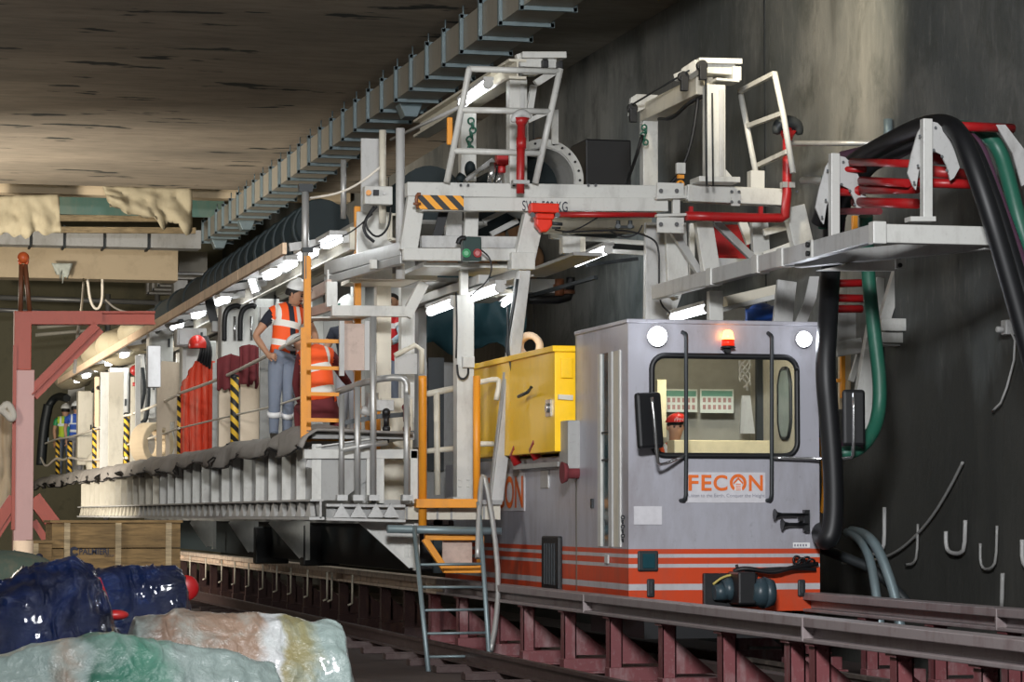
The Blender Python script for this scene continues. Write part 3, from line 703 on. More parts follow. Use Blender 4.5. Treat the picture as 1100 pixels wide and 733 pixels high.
# right side of the portal
pb('portal_post', [(707, 240), (706, 348)], 29.6, .30, .1, 'lgrey', G)
pb('portal_post', [(725, 240), (728, 312)], 29.5, .24, .08, 'white', G)
pb('portal_post', [(743, 240), (743, 303)], 30.2, .06, .06, 'white', G)
pb('portal_leg', [(755, 238), (766, 308)], 29.2, .19, .12, 'white', G)
pb('portal_leg', [(815, 236), (818, 288)], 29.6, .19, .1, 'white', G)
pb('portal_leg', [(852, 222), (864, 274)], 29.1, .23, .14, 'white', G)
pb('portal_brace', [(722, 247), (757, 302)], 29.35, .08, .08, 'galv', G)
pb('portal_brace', [(768, 238), (815, 284)], 29.35, .08, .08, 'galv', G)
pb('portal_brace', [(797, 238), (806, 262)], 30.0, .1, .06, 'white', G)
pb('portal_rail', [(820, 250), (850, 242)], 29.3, .06, .08, 'white', G); pb('portal_rail', [(820, 275), (855, 262)], 29.3, .06, .08, 'white', G)
pb('portal_post', [(733, 300), (716, 345)], 29.7, .10, .06, 'white', G)
pb('back_post', [(785, 278), (785, 292)], 30.2, .36, .1, 'lgrey', G)
mb = MB(); mb.box(P(778, 262, 31), (.5, .4, .42)); mb.bar(P(763, 276, 30.75), P(792, 276, 30.75), .08, .06); mb.build('red_tank', 'red', G, .03)
# longitudinal arm that carries the hose rack
zc = P(974, 252, 22.2).z; xa_ = 8.56
mb = MB(); mb.bar((xa_, 22.2, zc), (xa_, 28.7, zc), .10, .155); mb.build('cantilever_arm', 'lgrey', G, .008)
for px in (768, 818, 845):
    y = YX(px, xa_); mb = MB(); mb.box((xa_, y, zc), (.13, .16, .175)); mb.build('arm_sleeve', 'white', G, .006)
mb = MB(); y = YX(878, xa_); mb.box((xa_-.06, y, zc), (.02, .14, .16)); cb = mb.build('arm_plate', 'white', G)
mb = MB()
for dz in (-.04, .04): mb.cyl((xa_-.07, y-.02, zc+dz), (xa_-.10, y-.02, zc+dz), .025, n=8)
mb.build('bolt', 'black', cb)
mb = MB(); b = P(1064, 255, 22.2); mb.bar((xa_-.02, 22.2, zc), (b.x, 22.2, zc), .12, .16); mb.box((xa_, 22.14, zc), (.12, .12, .19)); mb.build('arm_end_beam', 'white', G, .008)
mb = MB(); mb.bar((b.x, 22.25, zc-.05), (xa_+.05, 24.3, zc-.05), .09, .12); mb.build('arm_brace', 'grey', G, .006)
mb = MB(); mb.prism([P(879, 290.5, 23.75), P(962, 272, 23.75), P(962, 291, 23.75)], (0,.08,0)); mb.build('arm_brace', 'white', G, .006)
cb = pb('arm_plate', [(967.5, 271), (967.5, 289)], 23.6, .10, .03, 'white', G)
mb = MB()
for dy in (276, 285): mb.cyl(P(967, dy, 23.58), P(967, dy, 23.54), .022, n=8)
mb.build('bolt', 'black', cb)
pb('arm_beam', [(720, 319), (722, 316)], 28.6, .14, .16, 'white', G)
# hangers below the arm
pb('hanger_post', [(768, 313), (768, 348)], 27.6, .15, .1, 'white', G)
pb('hanger_post', [(845, 302), (840, 350)], 26.6, .20, .06, 'lgrey', G)
mb = MB(); Y = 26.4
mb.prism([P(870, 297, Y), P(880, 297, Y), P(877, 320, Y), P(866, 349, Y), P(853, 349, Y), P(864, 325, Y)], (0,.02,0)); mb.build('curved_plate', 'lgrey', G)
pb('taper_box', [(776, 326), (836, 312)], 27.9, .3, .13, 'cream', G)
pb('taper_rail', [(776, 333), (836, 318)], 27.7, .05, .05, 'white', G)
pb('rear_rail', [(776, 338), (800, 338)], 28.3, .05, .14, 'white', G)
tag(MB().ball(P(818, 338, 28.6), .16, 1, 1, .8).cyl(P(800, 340, 28.5), P(836, 336, 28.5), .08).build('motor', 'blueobj', None), 'blue motor seen just above the cab roof', 'motor')
# vertical steel between cab and wall (right legs behind the hoses)
R = thing('gantry_right_leg', 'white steel leg and bracket frames between the cab and the wall', 'gantry leg', P(930, 470, 27.5))
pb('leg', [(965, 292), (947, 352)], 27.5, .12, .1, 'white', R); pb('leg', [(950, 300), (920, 470)], 27.8, .20, .1, 'white', R)
pb('bracket_beam', [(945, 349), (1002, 350)], 27.2, .12, .13, 'white', R); pb('bracket_beam', [(945, 363), (1002, 364)], 27.3, .14, .11, 'white', R)
pb('bracket_plate', [(940, 371), (990, 372)], 27.4, .2, .02, 'lgrey', R)
pb('handrail', [(952, 322), (994, 322)], 28.2, .035, .035, 'white', R); pb('handrail', [(994, 322), (996, 275)], 28.2, .035, .035, 'white', R); pb('handrail', [(952, 322), (962, 280)], 28.2, .035, .035, 'white', R)
pb('frame_side', [(966, 374), (966, 403)], 28, .1, .05, 'white', R); pb('frame_side', [(968, 402), (940, 428)], 28, .08, .06, 'white', R); pb('frame_side', [(925, 374), (914, 410)], 28.2, .06, .05, 'white', R)
pb('cross_beam', [(897, 376), (925, 371)], 28, .1, .16, 'lgrey', R)
pb('backing_board', [(914, 378), (914, 440)], 28.8, .28, .05, 'creambeam', R, 0)
pb('orange_post', [(905, 382), (905, 428)], 28.5, .05, .05, 'orange', R); pb('orange_rail', [(898, 409), (908, 409)], 28.5, .04, .04, 'orange', R)
pb('orange_post', [(886, 430), (886, 470)], 28.4, .06, .05, 'orange', R)
pb('upper_post', [(955, 262), (955, 180)], 28.4, .08, .06, 'white', R); pb('upper_post', [(970, 258), (970, 210)], 28.8, .09, .06, 'white', R)
pb('orange_post', [(918, 232), (918, 265)], 28, .06, .05, 'orange', R)
pb('web_plate', [(905, 330), (905, 370)], 28.3, .30, .03, 'lgrey', R)
# ------------------------------------------------------------------ crane masts and ladder frames on the top beams
T = thing('crane_mast', 'white crane mast with plated head above the striped beam end', 'crane mast', P(555, 198, 30))
pb('mast', [(555, 86), (555, 198)], 30, .20, .18, 'white', T, .01)
pb('mast_core', [(561, 90), (561, 196)], 29.88, .05, .02, 'lgrey', T)
mb = MB(); mb.bar(P(558, 61, 29.9), P(605, 61, 29.9), .3, .07); mb.bar(P(556, 68, 29.95), P(580, 69, 29.95), .25, .11); mb.bar(P(560, 80, 29.9), P(576, 80, 29.9), .2, .03); mb.bar(P(557, 58, 29.9), P(561, 72, 29.9), .08, .1)
mb.box(P(592, 68, 29.9), (.10, .1, .12)); mb.build('mast_head', 'white', T, .005)
mb = MB(); mb.box(P(585, 69, 29.8), (.07, .1, .09)); mb.box(P(601, 70, 29.8), (.06, .1, .09)); mb.build('head_roller', 'black', T, .01)
zb_ = P(545, 75, 29.9).z
mb = MB(); mb.ibeam(P(556, 74, 29.8), P(556, 74, 29.8)+V((-.05, 5, 0)), .2, .22, .03); mb.build('runway_beam', 'cream', T)
mb = MB(); mb.bar(P(575, 90, 30), P(600, 74, 30), .08, .08); mb.bar(P(573, 92, 30), P(567, 130, 30), .07, .07); mb.bar(P(567, 130, 30), P(594, 118, 30), .05, .05); mb.build('mast_brace', 'white', T)
pb('short_post', [(502, 118), (502, 196)], 31, .18, .16, 'white', T, .01)
mb = MB()
for k in range(7): mb.torus(P(506+2*math.sin(k), 130+k*5, 30.8), (k % 2, (k+1) % 2, .2), .035, .012, 10, 5)
mb.build('chain', 'greenhose', T)
mb = MB(); mb.tube([P(420, 150, 33), P(500, 112, 30.6)], .02, 6); mb.build('stay_cable', 'lgrey', T)
L1 = thing('ladder_frame', 'white tubular ladder frame leaning over the striped beam end', 'frame', P(530, 198, 28.9))
Y = 28.9
MB().tube([P(480, 196, Y), P(504, 75, Y), P(505, 73, Y)], .036, 8).build('stile', 'white', L1); MB().tube([P(575, 197, Y), P(602, 74, Y)], .036, 8).build('stile', 'white', L1)
for (x0, x1, y0_, y1_) in ((504, 602, 74, 77), (494, 591, 118, 120), (486, 582, 162, 165)):
    MB().tube([P(x0, y0_, Y), P(x1, y1_, Y)], .034, 8).build('rung', 'white', L1)
L2 = thing('ladder_frame', 'white tubular ladder frame standing before the lit wall, right of the hoist', 'frame', P(825, 190, 29))
MB().tube([P(795, 98, 29.6), P(812, 186, 29.3)], .034, 8).build('stile', 'white', L2); MB().tube([P(832, 78, 28.4), P(842, 126, 28.3), P(852, 186, 28.2)], .034, 8).build('stile', 'white', L2)
for (a0, b0) in (((795, 98), (832, 79)), ((802, 136), (840, 122)), ((810, 180), (846, 163))): MB().bar(P(*a0, 29.5), P(*b0, 28.4), .05, .05).build('rung', 'white', L2)
pb('socket', [(812, 184), (812, 204)], 29.2, .16, .14, 'white', L2, .005)
H = thing('hoist_mast', 'white hoist frame with sloping beam and pulley blocks against the grey wall', 'hoist', P(735, 200, 30))
pb('post', [(697, 118), (697, 202)], 31, .18, .16, 'white', H, .01); pb('post', [(767, 92), (767, 192)], 28.9, .21, .18, 'white', H, .01)
pb('post_edge', [(775, 96), (775, 190)], 28.78, .05, .02, 'lgrey', H); 
pb('hoist_beam', [(696, 122), (757, 92)], [31, 29], .2, .20, 'cream', H, .01)
mb = MB(); mb.bar(P(747, 67, 28.9), P(793, 68, 28.9), .3, .06); mb.bar(P(755, 74, 28.95), P(786, 76, 28.95), .26, .13); mb.bar(P(765, 87, 28.9), P(790, 89, 28.9), .3, .03); mb.bar(P(788, 73, 28.9), P(788, 88, 28.9), .10, .25); mb.build('head', 'white', H, .005)
mb = MB(); mb.prism([P(676, 124, 30.8), P(678, 105, 30.8), P(684, 101, 30.8), P(707, 102, 30.8), P(700, 112, 30.8), P(690, 118, 30.8)], (0,.08,0)); mb.build('pulley_housing', 'white', H, .005); mb = MB(); mb.bar(P(737, 80, 29), P(752, 70, 28.8), .12, .12); mb.bar(P(727, 84, 29.2), P(745, 76, 29), .10, .08); mb.build('pulley_housing', 'white', H, .005)
for px, py, y_ in ((680, 124, 30.7), (735, 90, 28.8), (755, 78, 28.6)):
    mb = MB(); mb.cyl(P(px, py-8, y_), P(px, py-8, y_)+V((0,.07,0)), .06, n=14); mb.box(P(px, py, y_), (.08, .07, .16)); mb.build('pulley', 'black', H, .005)
mb = MB(); mb.tube([P(680, 112, 30.6), P(740, 76, 28.7)], .012, 5); mb.tube([P(758, 80, 28.6), P(759, 200, 28.6)], .012, 5); mb.tube([P(765, 100, 28.6), P(766, 200, 28.6)], .010, 5)
mb.build('wire_rope', 'dark', H)
mb = MB(); mb.tube([P(750, 105, 29), P(744, 150, 29), P(732, 185, 29), P(716, 202, 29)], .02, 6, 2); mb.tube([P(690, 145, 30.5), P(683, 170, 30.5), P(672, 200, 30)], .02, 6, 1); mb.tube([P(708, 128, 30.4), P(722, 128, 29.8), P(740, 110, 29.3), P(755, 104, 29)], .022, 6, 2)
mb.build('hoist_cable', 'black', H)
mb = MB()
for k in range(5): mb.torus(P(692+1.5*math.sin(k*2), 137+k*4, 30.7), (k % 2, (k+1) % 2, .2), .03, .011, 10, 5)
mb.build('chain', 'greenhose', H)
pb('base_plate', [(746, 194), (790, 195)], 28.9, .35, .06, 'white', H); mb = MB(); mb.prism([P(778, 180, 28.9), P(789, 193, 28.9), P(778, 193, 28.9)], (0,.03,0)); mb.build('base_gusset', 'white', H)
mb = MB(); mb.box(P(731, 181, 28.8), (.10, .06, .12)); hk = mb.build('hook_block', 'white', H, .006)
mb = MB(); mb.torus(P(731, 198, 28.8), (0,1,0), .035, .014, 12, 6); mb.box(P(731, 190, 28.8), (.07, .05, .04)); mb.build('hook', 'orange', hk)
# red pipework along the beam
rp = thing('red_pipe', 'bright red pipe run with two risers along the striped beam', 'pipe', P(700, 232, 28.7))
Y = 28.75
MB().tube([P(592, 230.5, Y+.1), P(705, 231, Y+.1)], .030, 8).build('pipe_run', 'red', rp)
MB().tube([P(737, 232, Y), P(838, 235, Y), P(845, 232, Y), P(846, 135, Y)], .052, 10, 1).build('pipe_riser', 'red', rp)
mb = MB(); mb.cyl(P(846, 150, Y), P(846, 141, Y), .05, .10, 10); mb.build('riser_head', 'red', rp)
MB().tube([P(559, 208, Y), P(559, 190, Y), P(560, 135, Y)], .045, 10).cyl(P(560, 160, Y), P(560, 148, Y), .055).cyl(P(560, 136, Y), P(560, 127, Y), .04, .09, 10).build('pipe_riser', 'red', rp)
for px in (742, 817):
    MB().bar(P(px, 222, Y), P(px, 232, Y), .04, .05).build('pipe_hanger', 'red', rp)
MB().box(P(846, 199, Y), (.14, .1, .06)).build('pipe_clamp', 'galv', rp); MB().box(P(559, 196, Y), (.18, .1, .04)).build('pipe_clamp', 'galv', rp)
mb = MB(); mb.tube([P(833, 144, Y), P(836, 134, Y), P(846, 131, Y), P(857, 134, Y), P(859, 145, Y)], .055, 8, 2, rr=lambda t: .03+.05*math.sin(math.pi*t)); tag(mb.build('rag', 'dark'), 'dark grey rag draped over the right red riser', 'rag')
mb = MB(); mb.tube([P(550, 131, Y), P(555, 124, Y), P(562, 121, Y), P(570, 127, Y)], .04, 8, 2, rr=lambda t: .02+.03*math.sin(math.pi*t)); tag(mb.build('rag', 'lgrey'), 'pale grey cloth tied on top of the left red riser', 'rag')
# trolley
tr = thing('hoist_trolley', 'bright red chain hoist trolley hanging on the load-rated beam', 'trolley', P(585, 250, 28.75))
Y = 28.72
m_r = plain('trolley_red', (.75,.03,.01), .35)
MB().box(P(584, 224, Y), (.31, .14, .10)).box(P(584, 233, Y), (.2, .14, .06)).build('trolley_body', m_r, tr, .012)
mb = MB(); c = P(585, 238, Y-.03); mb.prism([c+V((-.09,0,.06)), c+V((.09,0,.06)), c+V((.09,0,-.04)), c+V((.03,0,-.11)), c+V((-.03,0,-.11)), c+V((-.09,0,-.04))], (0,.12,0)); mb.build('hoist_nose', m_r, tr, .02)
mb = MB()
for dx in (-13, 14): mb.cyl(P(585+dx, 231, Y-.1), P(585+dx, 231, Y-.05), .028, n=12)
mb.build('trolley_wheel', 'dark', tr)
MB().tube([P(593, 240, Y), P(604, 241, Y)], .02, 6).tube([P(593, 245, Y), P(602, 245, Y)], .014, 6).build('handle', 'dark', tr)
mb = MB()
for px in (664, 677): mb.cyl(P(px, 237, 28.8), P(px, 246, 28.8), .025); mb.cyl(P(px, 243, 28.75), P(px, 243, 28.9), .03)
mb.bar(P(661, 244, 28.8), P(681, 244, 28.8), .04, .03); tag(mb.build('cable_trolley', 'dark', None, .004), 'small dark cable trolley with two clamps under the beam', 'trolley')
def cable(pts, r, mat, label, smooth=2, name='cable', n=6):
    return tag(MB().tube([P(*p) for p in pts], r, n, smooth).build(name, mat), label, 'cable')
cable([(604, 250, 28.9), (640, 248, 28.9), (672, 247, 28.9), (700, 255, 28.9), (708, 265, 28.9), (708, 300, 28.9), (708, 325, 28.9), (720, 337, 28.9)], .011, 'black', 'thin black cable looping down from the cable trolley along the grey portal post')
cable([(596, 247, 28.9), (615, 250, 28.9), (645, 232, 28.9)], .009, 'black', 'short black cable rising from the red trolley to the beam')
cable([(655, 248, 28.85), (670, 256, 28.85), (685, 252, 28.85), (690, 242, 28.85)], .009, 'black', 'small black cable loop under the cable trolley')
cable([(516, 268, 28.8), (526, 276, 28.8), (529, 290, 28.8), (522, 305, 28.8), (505, 318, 28.9)], .009, 'black', 'thin cable hanging from the green and red button box')
# traffic light button box
bx = thing('button_box', 'dark button box with a green and a red round button on the white beam', 'button box', P(506, 281, 28.9))
MB().box(P(506, 268, 28.85), (.20, .12, .26)).build('housing', plain('box_green', (.01,.035,.03), .4), bx, .01)
MB().annulus(P(501, 272, 28.76), (0,1,0), .032, .046, .01).cyl(P(501, 272, 28.77), P(501, 272, 28.75), .028).build('green_button', 'green', bx)
MB().annulus(P(513, 272, 28.76), (0,1,0), .032, .046, .01).cyl(P(513, 272, 28.77), P(513, 272, 28.75), .028).build('red_button', 'red', bx)
MB().tube([P(500, 256, 28.8), P(494, 256, 28.8), P(492, 262, 28.8)], .03, 6, 1).build('cable_gland', 'black', bx)
# ------------------------------------------------------------------ mufflers / ring duct / dark boxes on top
dr = thing('duct_collar', 'large white bolted flange ring on a dark round duct above the beam', 'duct', P(583, 200, 33))
c = P(584, 193, 33)
MB().annulus(c, (0,1,0), .40, .50, .05, 40).build('flange_ring', 'white', dr)
mb = MB(); mb.annulus(c+V((0,.45,0)), (0,1,0), .385, .405, .9, 40); mb.build('duct_sleeve', 'lgrey', dr)
mb = MB(); mb.cyl(c+V((0,.8,0)), c+V((0,3.2,0)), .40, n=28); mb.build('duct_body', 'teal', dr)
mb = MB()
for k in range(24):
    a = k*2*math.pi/24; mb.cyl(c+V((math.cos(a)*.45, -.03, math.sin(a)*.45)), c+V((math.cos(a)*.45, -.05, math.sin(a)*.45)), .016, n=6)
mb.build('flange_bolt', 'black', dr)
MB().bar(P(565, 120, 32.8), P(565, 160, 32.8), .05, .05).build('duct_bracket', 'white', dr); MB().bar(P(596, 118, 32.9), P(596, 155, 32.9), .08, .05).build('duct_bracket', 'white', dr)
tag(MB().box(P(645, 179, 35.5)+V((0,0,-.3)), (.62, .8, 1.22)).build('dark_cabinet', 'black', None, .02), 'black square cabinet on the gantry right of the white flange ring', 'cabinet')
tag(MB().cyl(P(462, 215, 33), P(462, 215, 33)+V((.1,2.2,0)), .42, n=28).build('air_vessel', 'teal'), 'dark teal round vessel behind the ladder frame', 'vessel')
j = thing('hydraulic_jack', 'red and chrome hydraulic jack standing behind the ladder frame', 'jack', P(540, 197, 29.6))
MB().box(P(539, 171, 29.6), (.13, .12, .14)).cyl(P(539, 178, 29.6), P(539, 186, 29.6), .045).build('jack_head', 'red', j, .01)
MB().cyl(P(538, 186, 29.6), P(535, 198, 29.6), .03).cyl(P(530, 175, 29.6), P(527, 196, 29.6), .04).build('jack_rod', 'chrome', j)
pipe('tie_rod', [P(500, 194, 30.2), P(530, 172, 30.2)], .03, 'grey', 'grey tie rod sloping up beside the hydraulic jack', 'rod')
tag(MB().cyl(P(497, 188, 30.2), P(492, 195, 30.2), .05).ball(P(505, 182, 30.3), .08, .8, .8, 1.2).build('valve', 'teal'), 'small teal valve at the foot of the ladder frame', 'valve')
mb = MB(); mb.box(P(483, 141, 29.2), (.06, .05, .30)); tag(mb.build('warning_lamp', 'orange', None, .01), 'slim orange marker lamp on the left stile of the ladder frame', 'lamp')
# valve assembly hanging below the roof, with rust-coloured pipes
vl = thing('pipe_manifold', 'dark rusty pipe manifold hanging below the gantry roof', 'pipe manifold', P(600, 328, 33))
MB().tube([P(568, 322, 33), P(610, 322, 33), P(613, 310, 33), P(613, 298, 33)], .055, 8, 1).build('lower_pipe', 'black', vl)
MB().cyl(P(601, 300, 33), P(601, 318, 33), .06).cyl(P(601, 306, 33), P(601, 310, 33), .08).cyl(P(611, 312, 33), P(611, 316, 33), .08).build('flanged_pipe', 'brown', vl)
MB().box(P(583, 308, 33.1), (.36, .2, .17)).build('block', 'grey', vl, .01)
MB().bar(P(570, 318, 33), P(640, 298, 31), .05, .04).bar(P(630, 285, 31), P(685, 278, 31), .05, .04).build('manifold_rail', 'dark', vl)
# coil of hose above yellow box
tag(MB().torus(P(568, 372, 29.9), (.3,1,0), .12, .04, 20, 8).torus(P(570, 372, 30.05), (.3,1,0), .11, .035, 20, 8).build('rope_coil', 'wood'), 'tan coil of rope hung on the raking strut above the yellow box', 'coil')
# dark curtain and grey wagon deep inside
drape('curtain', P(408, 284, 40), P(566, 284, 40), P(408, 374, 40), P(562, 374, 40), 'curtain', 'dark teal curtain hanging deep inside the gantry', 'curtain', seed=12, amp=.3)
w = thing('tank_wagon', 'plain grey tank wagon standing behind the yellow box', 'wagon', (7.9, 34, .9))
MB().box((7.85, 37.5, 2.2), (1.9, 7, 2.6)).build('tank', 'grey', w, .05)
mb = MB(); mb.box(P(468, 445, 33.9), (.2, .05, 1.4)); mb.box(P(425, 455, 33.9), (.2, .05, 1.4)); mb.build('recess', 'dark', w)
# ------------------------------------------------------------------ yellow/orange railings
def rail_thing(name, label, cat, root, parts):
    t = thing(name, label, cat, root)
    for nm, pts, Y, r, mt, sm in parts:
        ys = Y if isinstance(Y, list) else [Y]*len(pts)
        MB().tube([P(x, y, d) for (x, y), d in zip(pts, ys)], r, 10, sm).build(nm, mt, t)
    return t
o1 = rail_thing('access_gate', 'orange steel access frame at the foot of the white column', 'frame', P(485, 612, 28.9), [
    ('post', [(454, 571), (454, 408), (454, 404)], 28.95, .045, 'orange', 0), ('post', [(512, 541), (512, 404)], 28.95, .040, 'orange', 0)])
pb('sill', [(446, 541), (515, 541)], 28.9, .12, .095, 'orange', o1)
for (a0, b0, w_) in (((456, 577), (518, 577), .07), ((456, 579), (478, 612), .07), ((476, 612), (518, 612), .075), ((516, 574), (516, 614), .07)): pb('step_frame', [a0, b0], 28.85, w_, w_, 'orange', o1)
pb('step_panel', [(491, 580), (491, 607)], 28.95, .32, .02, 'pink', o1, 0)
MB().tube([P(416, 568.5, 28.75), P(538, 571, 28.75)], .045, 10).build('cross_tube', 'ductdark', o1)
o2 = rail_thing('handrail', 'white tube handrail between the orange post and the white column', 'handrail', P(470, 535, 29.8), [
    ('top_rail', [(456, 424), (490, 417)], 29.8, .035, 'cream', 0), ('mid_rail', [(456, 485), (490, 482)], 29.8, .03, 'cream', 0), ('post', [(469, 422), (470, 532)], 29.8, .035, 'cream', 0)])
o3 = rail_thing('handrail', 'white tube handrail right of the second orange post, before the yellow box', 'handrail', P(526, 477, 29.3), [
    ('top_rail', [(514, 411), (533, 407), (537, 410), (533, 430)], 29.3, .03, 'cream', 1), ('lower_rail', [(514, 477), (530, 477)], 29.3, .03, 'cream', 0)])
o4 = rail_thing('handrail', 'grey tubular handrail of the front platform, with curved corner', 'handrail', P(400, 535, 28.8), [
    ('post', [(367, 424), (367, 536)], 28.8, .03, 'galv', 0), ('post', [(384, 416), (384, 536)], 28.8, .034, 'galv', 0), ('post', [(401, 340), (401, 536)], 28.8, .034, 'galv', 0), ('post', [(437, 420), (437, 536)], 28.8, .034, 'galv', 0),
    ('top_rail', [(363, 421), (400, 408), (430, 405), (437, 410), (437, 424)], [29.6, 29.0, 28.8, 28.8, 28.8], .036, 'galv', 1),
    ('mid_rail', [(365, 484), (395, 478), (416, 476)], 28.8, .032, 'galv', 0)])
for px in (367, 384, 401, 437):
    MB().box(P(px, 535, 28.8), (.11, .11, .06)).build('base_plate', 'galv', o4)
og = thing('gate', 'orange ladder-like gate with kick plate beside the bending worker', 'gate', P(344, 476, 29.4))
MB().bar(P(326, 352, 29.4), P(326, 475, 29.4), .06, .05).build('stile', 'orange', og)
for py, h in ((366, .04), (395, .04), (423, .04), (451, .04)): MB().bar(P(323, py, 29.4), P(364, py+1, 29.4), .04, h).build('rung', 'orange', og)
MB().bar(P(323, 469, 29.4), P(377, 469, 29.4), .03, .10).build('kick_plate', 'orange', og)
bb = pb('cover_board', [(380, 348), (380, 398)], 28.95, .25, .03, 'pink', None, 0)
tag(bb, 'pinkish plywood board in a white frame hung above the curved handrail', 'board')
MB().bar(P(367, 345, 28.93), P(367, 404, 28.93), .05, .05).bar(P(394, 345, 28.93), P(394, 398, 28.93), .05, .05).build('board_frame', 'lgrey', bb)
for px, y0_, y1_, Y, lab in ((330, 275, 475, 29.7, 'orange square post beside the standing worker, grey tube above it'), (384, 222, 475, 31.0, 'orange square post rising behind the cover board')):
    t = thing('orange_post', lab, 'post', P(px, y1_, Y))
    MB().bar(P(px, y0_, Y), P(px, y1_, Y), .075, .075).build('post_body', 'orange', t, .006)
    if px == 330: MB().tube([P(328, 200, Y), P(328, 300, Y)], .04).build('tube', 'galv', t); MB().box(P(328, 202, Y), (.15, .1, .08)).build('tube_cap', 'dark', t); MB().box(P(330, 269, Y), (.12, .12, .05)).build('clamp', 'dark', t)
# pale railing behind on lower step
o5 = rail_thing('handrail', 'thin white tube frame with a grey infill panel, behind the curved handrail', 'handrail', P(440, 470, 31), [
    ('frame', [(424, 382), (446, 371), (453, 376), (453, 402)], 31, .03, 'cream', 0)])
pb('rail_panel', [(436, 380), (436, 402)], 31.05, .26, .02, 'lgrey', o5, 0)
# clutter of valves in the basket
for i, (px, py) in enumerate(((415, 452), (436, 447), (415, 470), (437, 470))):
    t = MB().cyl(P(px, py-6, 29.3), P(px, py+6, 29.3), .03, n=8).ball(P(px, py-9, 29.3), .045, n=10, m=8); tag(t.build('globe_valve', 'black' if px < 430 else 'maroon'), ('upper left black', 'upper right dark red', 'lower left black', 'lower right dark red')[i]+' valve handle behind the curved handrail', 'valve')
tag(MB().bar(P(366, 455, 29.6), P(416, 446, 29.5), .05).bar(P(370, 468, 29.6), P(445, 466, 29.5), .06).bar(P(416, 447, 29.5), P(440, 445, 29.5), .05).build('hydraulic_rod', 'dark'), 'dark hydraulic rods stacked behind the curved handrail', 'rod')
tag(MB().box(P(412, 436, 29.7), (.2, .2, .12)).cyl(P(388, 440, 29.7), P(404, 446, 29.7), .05).box(P(400, 432, 29.9), (.12, .12, .2)).build('pump', 'lgrey', None, .01), 'pale grey pump with small fittings behind the curved handrail', 'pump')
# upper pipes and control box
for px, y0_, y1_, Y, r, mt, lab in ((411, 140, 240, 30.0, .04, 'cream', 'cream upright pipe right of the grey panel'), (430, 138, 300, 29.6, .05, 'lgrey', 'scuffed white upright pipe at the end of the striped beam'), (369, 172, 235, 31.5, .035, 'galv', 'short galvanised upright pipe left of the grey panel')):
    pipe('upright_pipe', [P(px, y0_, Y), P(px, y1_, Y)], r, mt, lab, 'pipe', 0, 10)
tag(pb('instrument_panel', [(399, 149), (399, 245)], 30.6, .24, .05, 'lgrey', None), 'tall pale blue-grey panel standing behind the control box', 'panel')
tag(pb('instrument_panel', [(402, 228), (402, 300)], 30.4, .40, .05, 'white', None), 'white panel with looped cables below the control box', 'panel')
cbx = thing('control_box', 'white control box with orange knob and black square button', 'control box', P(405, 221, 29.7))
MB().box(P(405.5, 210.5, 29.7), (.31, .14, .20)).build('enclosure', 'white', cbx, .01)
MB().cyl(P(396, 207, 29.62), P(396, 207, 29.57), .03).build('knob', 'orange', cbx); MB().box(P(404, 207, 29.6), (.06, .03, .06)).build('button', 'black', cbx); MB().cyl(P(413, 208, 29.63), P(413, 208, 29.6), .015).build('small_knob', 'lgrey', cbx)
cable([(420, 222, 29.7), (418, 245, 29.7), (405, 257, 29.7), (393, 245, 29.7), (393, 235, 29.7), (405, 222, 29.7)], .012, 'black', 'black cable looped below the white control box')
cable([(402, 222, 29.8), (390, 240, 29.8), (392, 252, 29.8), (402, 260, 29.8)], .018, 'black', 'thicker black cable behind the loop under the control box')
cable([(333, 213, 29.8), (365, 208, 29.8), (390, 195, 29.8), (408, 180, 29.8)], .014, 'rope', 'pale cable strung from the grey tube top to the cream pipe')
cable([(332, 267, 29.7), (360, 258, 29.7), (380, 248, 29.7), (400, 230, 29.7)], .009, 'black', 'thin dark cable strung from the tube clamp to the control box')
# ================================================================== things along the walkway
# timber edge board and lamps
m_ = thing('edge_board', 'long tan timber edge board along the gantry roof', 'timber', (4.9, 31, E+2.95))
yy = 31.0; i = 0
while yy < 60:
    L = 3.6; MB().box((4.9, yy+L/2, E+2.99), (.05, L-.03, .13)).build('board', 'wood', m_, .004); yy += L
lampY = [(355, 0), (330, 0), (308, 0), (291, 0), (238, 0), (212, 0), (189, 0), (166, 0), (132, 0), (117, 0), (105, 0), (92, 0), (83, 0), (71, 0)]
proto = None
for k, (px, _) in enumerate(lampY):
    y = YX(px, 5.3); z = E+3.0
    if proto is None:
        proto = thing('strip_light', '', 'light', (5.3, y, z), 'strip lights along the gantry roof')
        MB().box((5.3, y, z+.06), (.20, .9, .05)).build('housing', 'lgrey', proto, .01)
        MB().box((5.3, y, z-.0), (.13, .74, .08)).build('diffuser', 'tube', proto, .03)
        base = V((5.3, y, z)); o = proto
    else: o = move_copy(proto, V((5.3, y, z))-base)
    o['label'] = 'lit white strip light under the gantry roof edge board, nearer row' if k < 4 else 'small lit strip light in the row receding under the gantry roof'
    o['group'] = 'bright strip lights nearest the grey tube' if k < 4 else 'strip lights receding along the gantry roof'
def tube_lamp(a, b, label, r=.035, group=None):
    a, b = V(a), V(b); t = thing('fluorescent_lamp', label, 'light', (a+b)/2, group)
    MB().bar(a+V((0,0,.06)), b+V((0,0,.06)), .12, .04).build('housing', 'lgrey', t)
    d = (b-a).normalized(); MB().cyl(a+d*.04, b-d*.04, r, n=12).build('tube', 'tube', t)
    for e, s in ((a, 1), (b, -1)): MB().cyl(e, e+d*.05*s, r*1.15, n=12).build('end_cap', 'lgrey', t)
    return t
tube_lamp(P(462, 335, 31.8), P(489, 325, 30.4), 'lit fluorescent tube just left of the white column', .05)
tube_lamp(P(503, 321, 29.9), P(538, 309, 28.7), 'lit fluorescent tube just right of the white column top', .05)
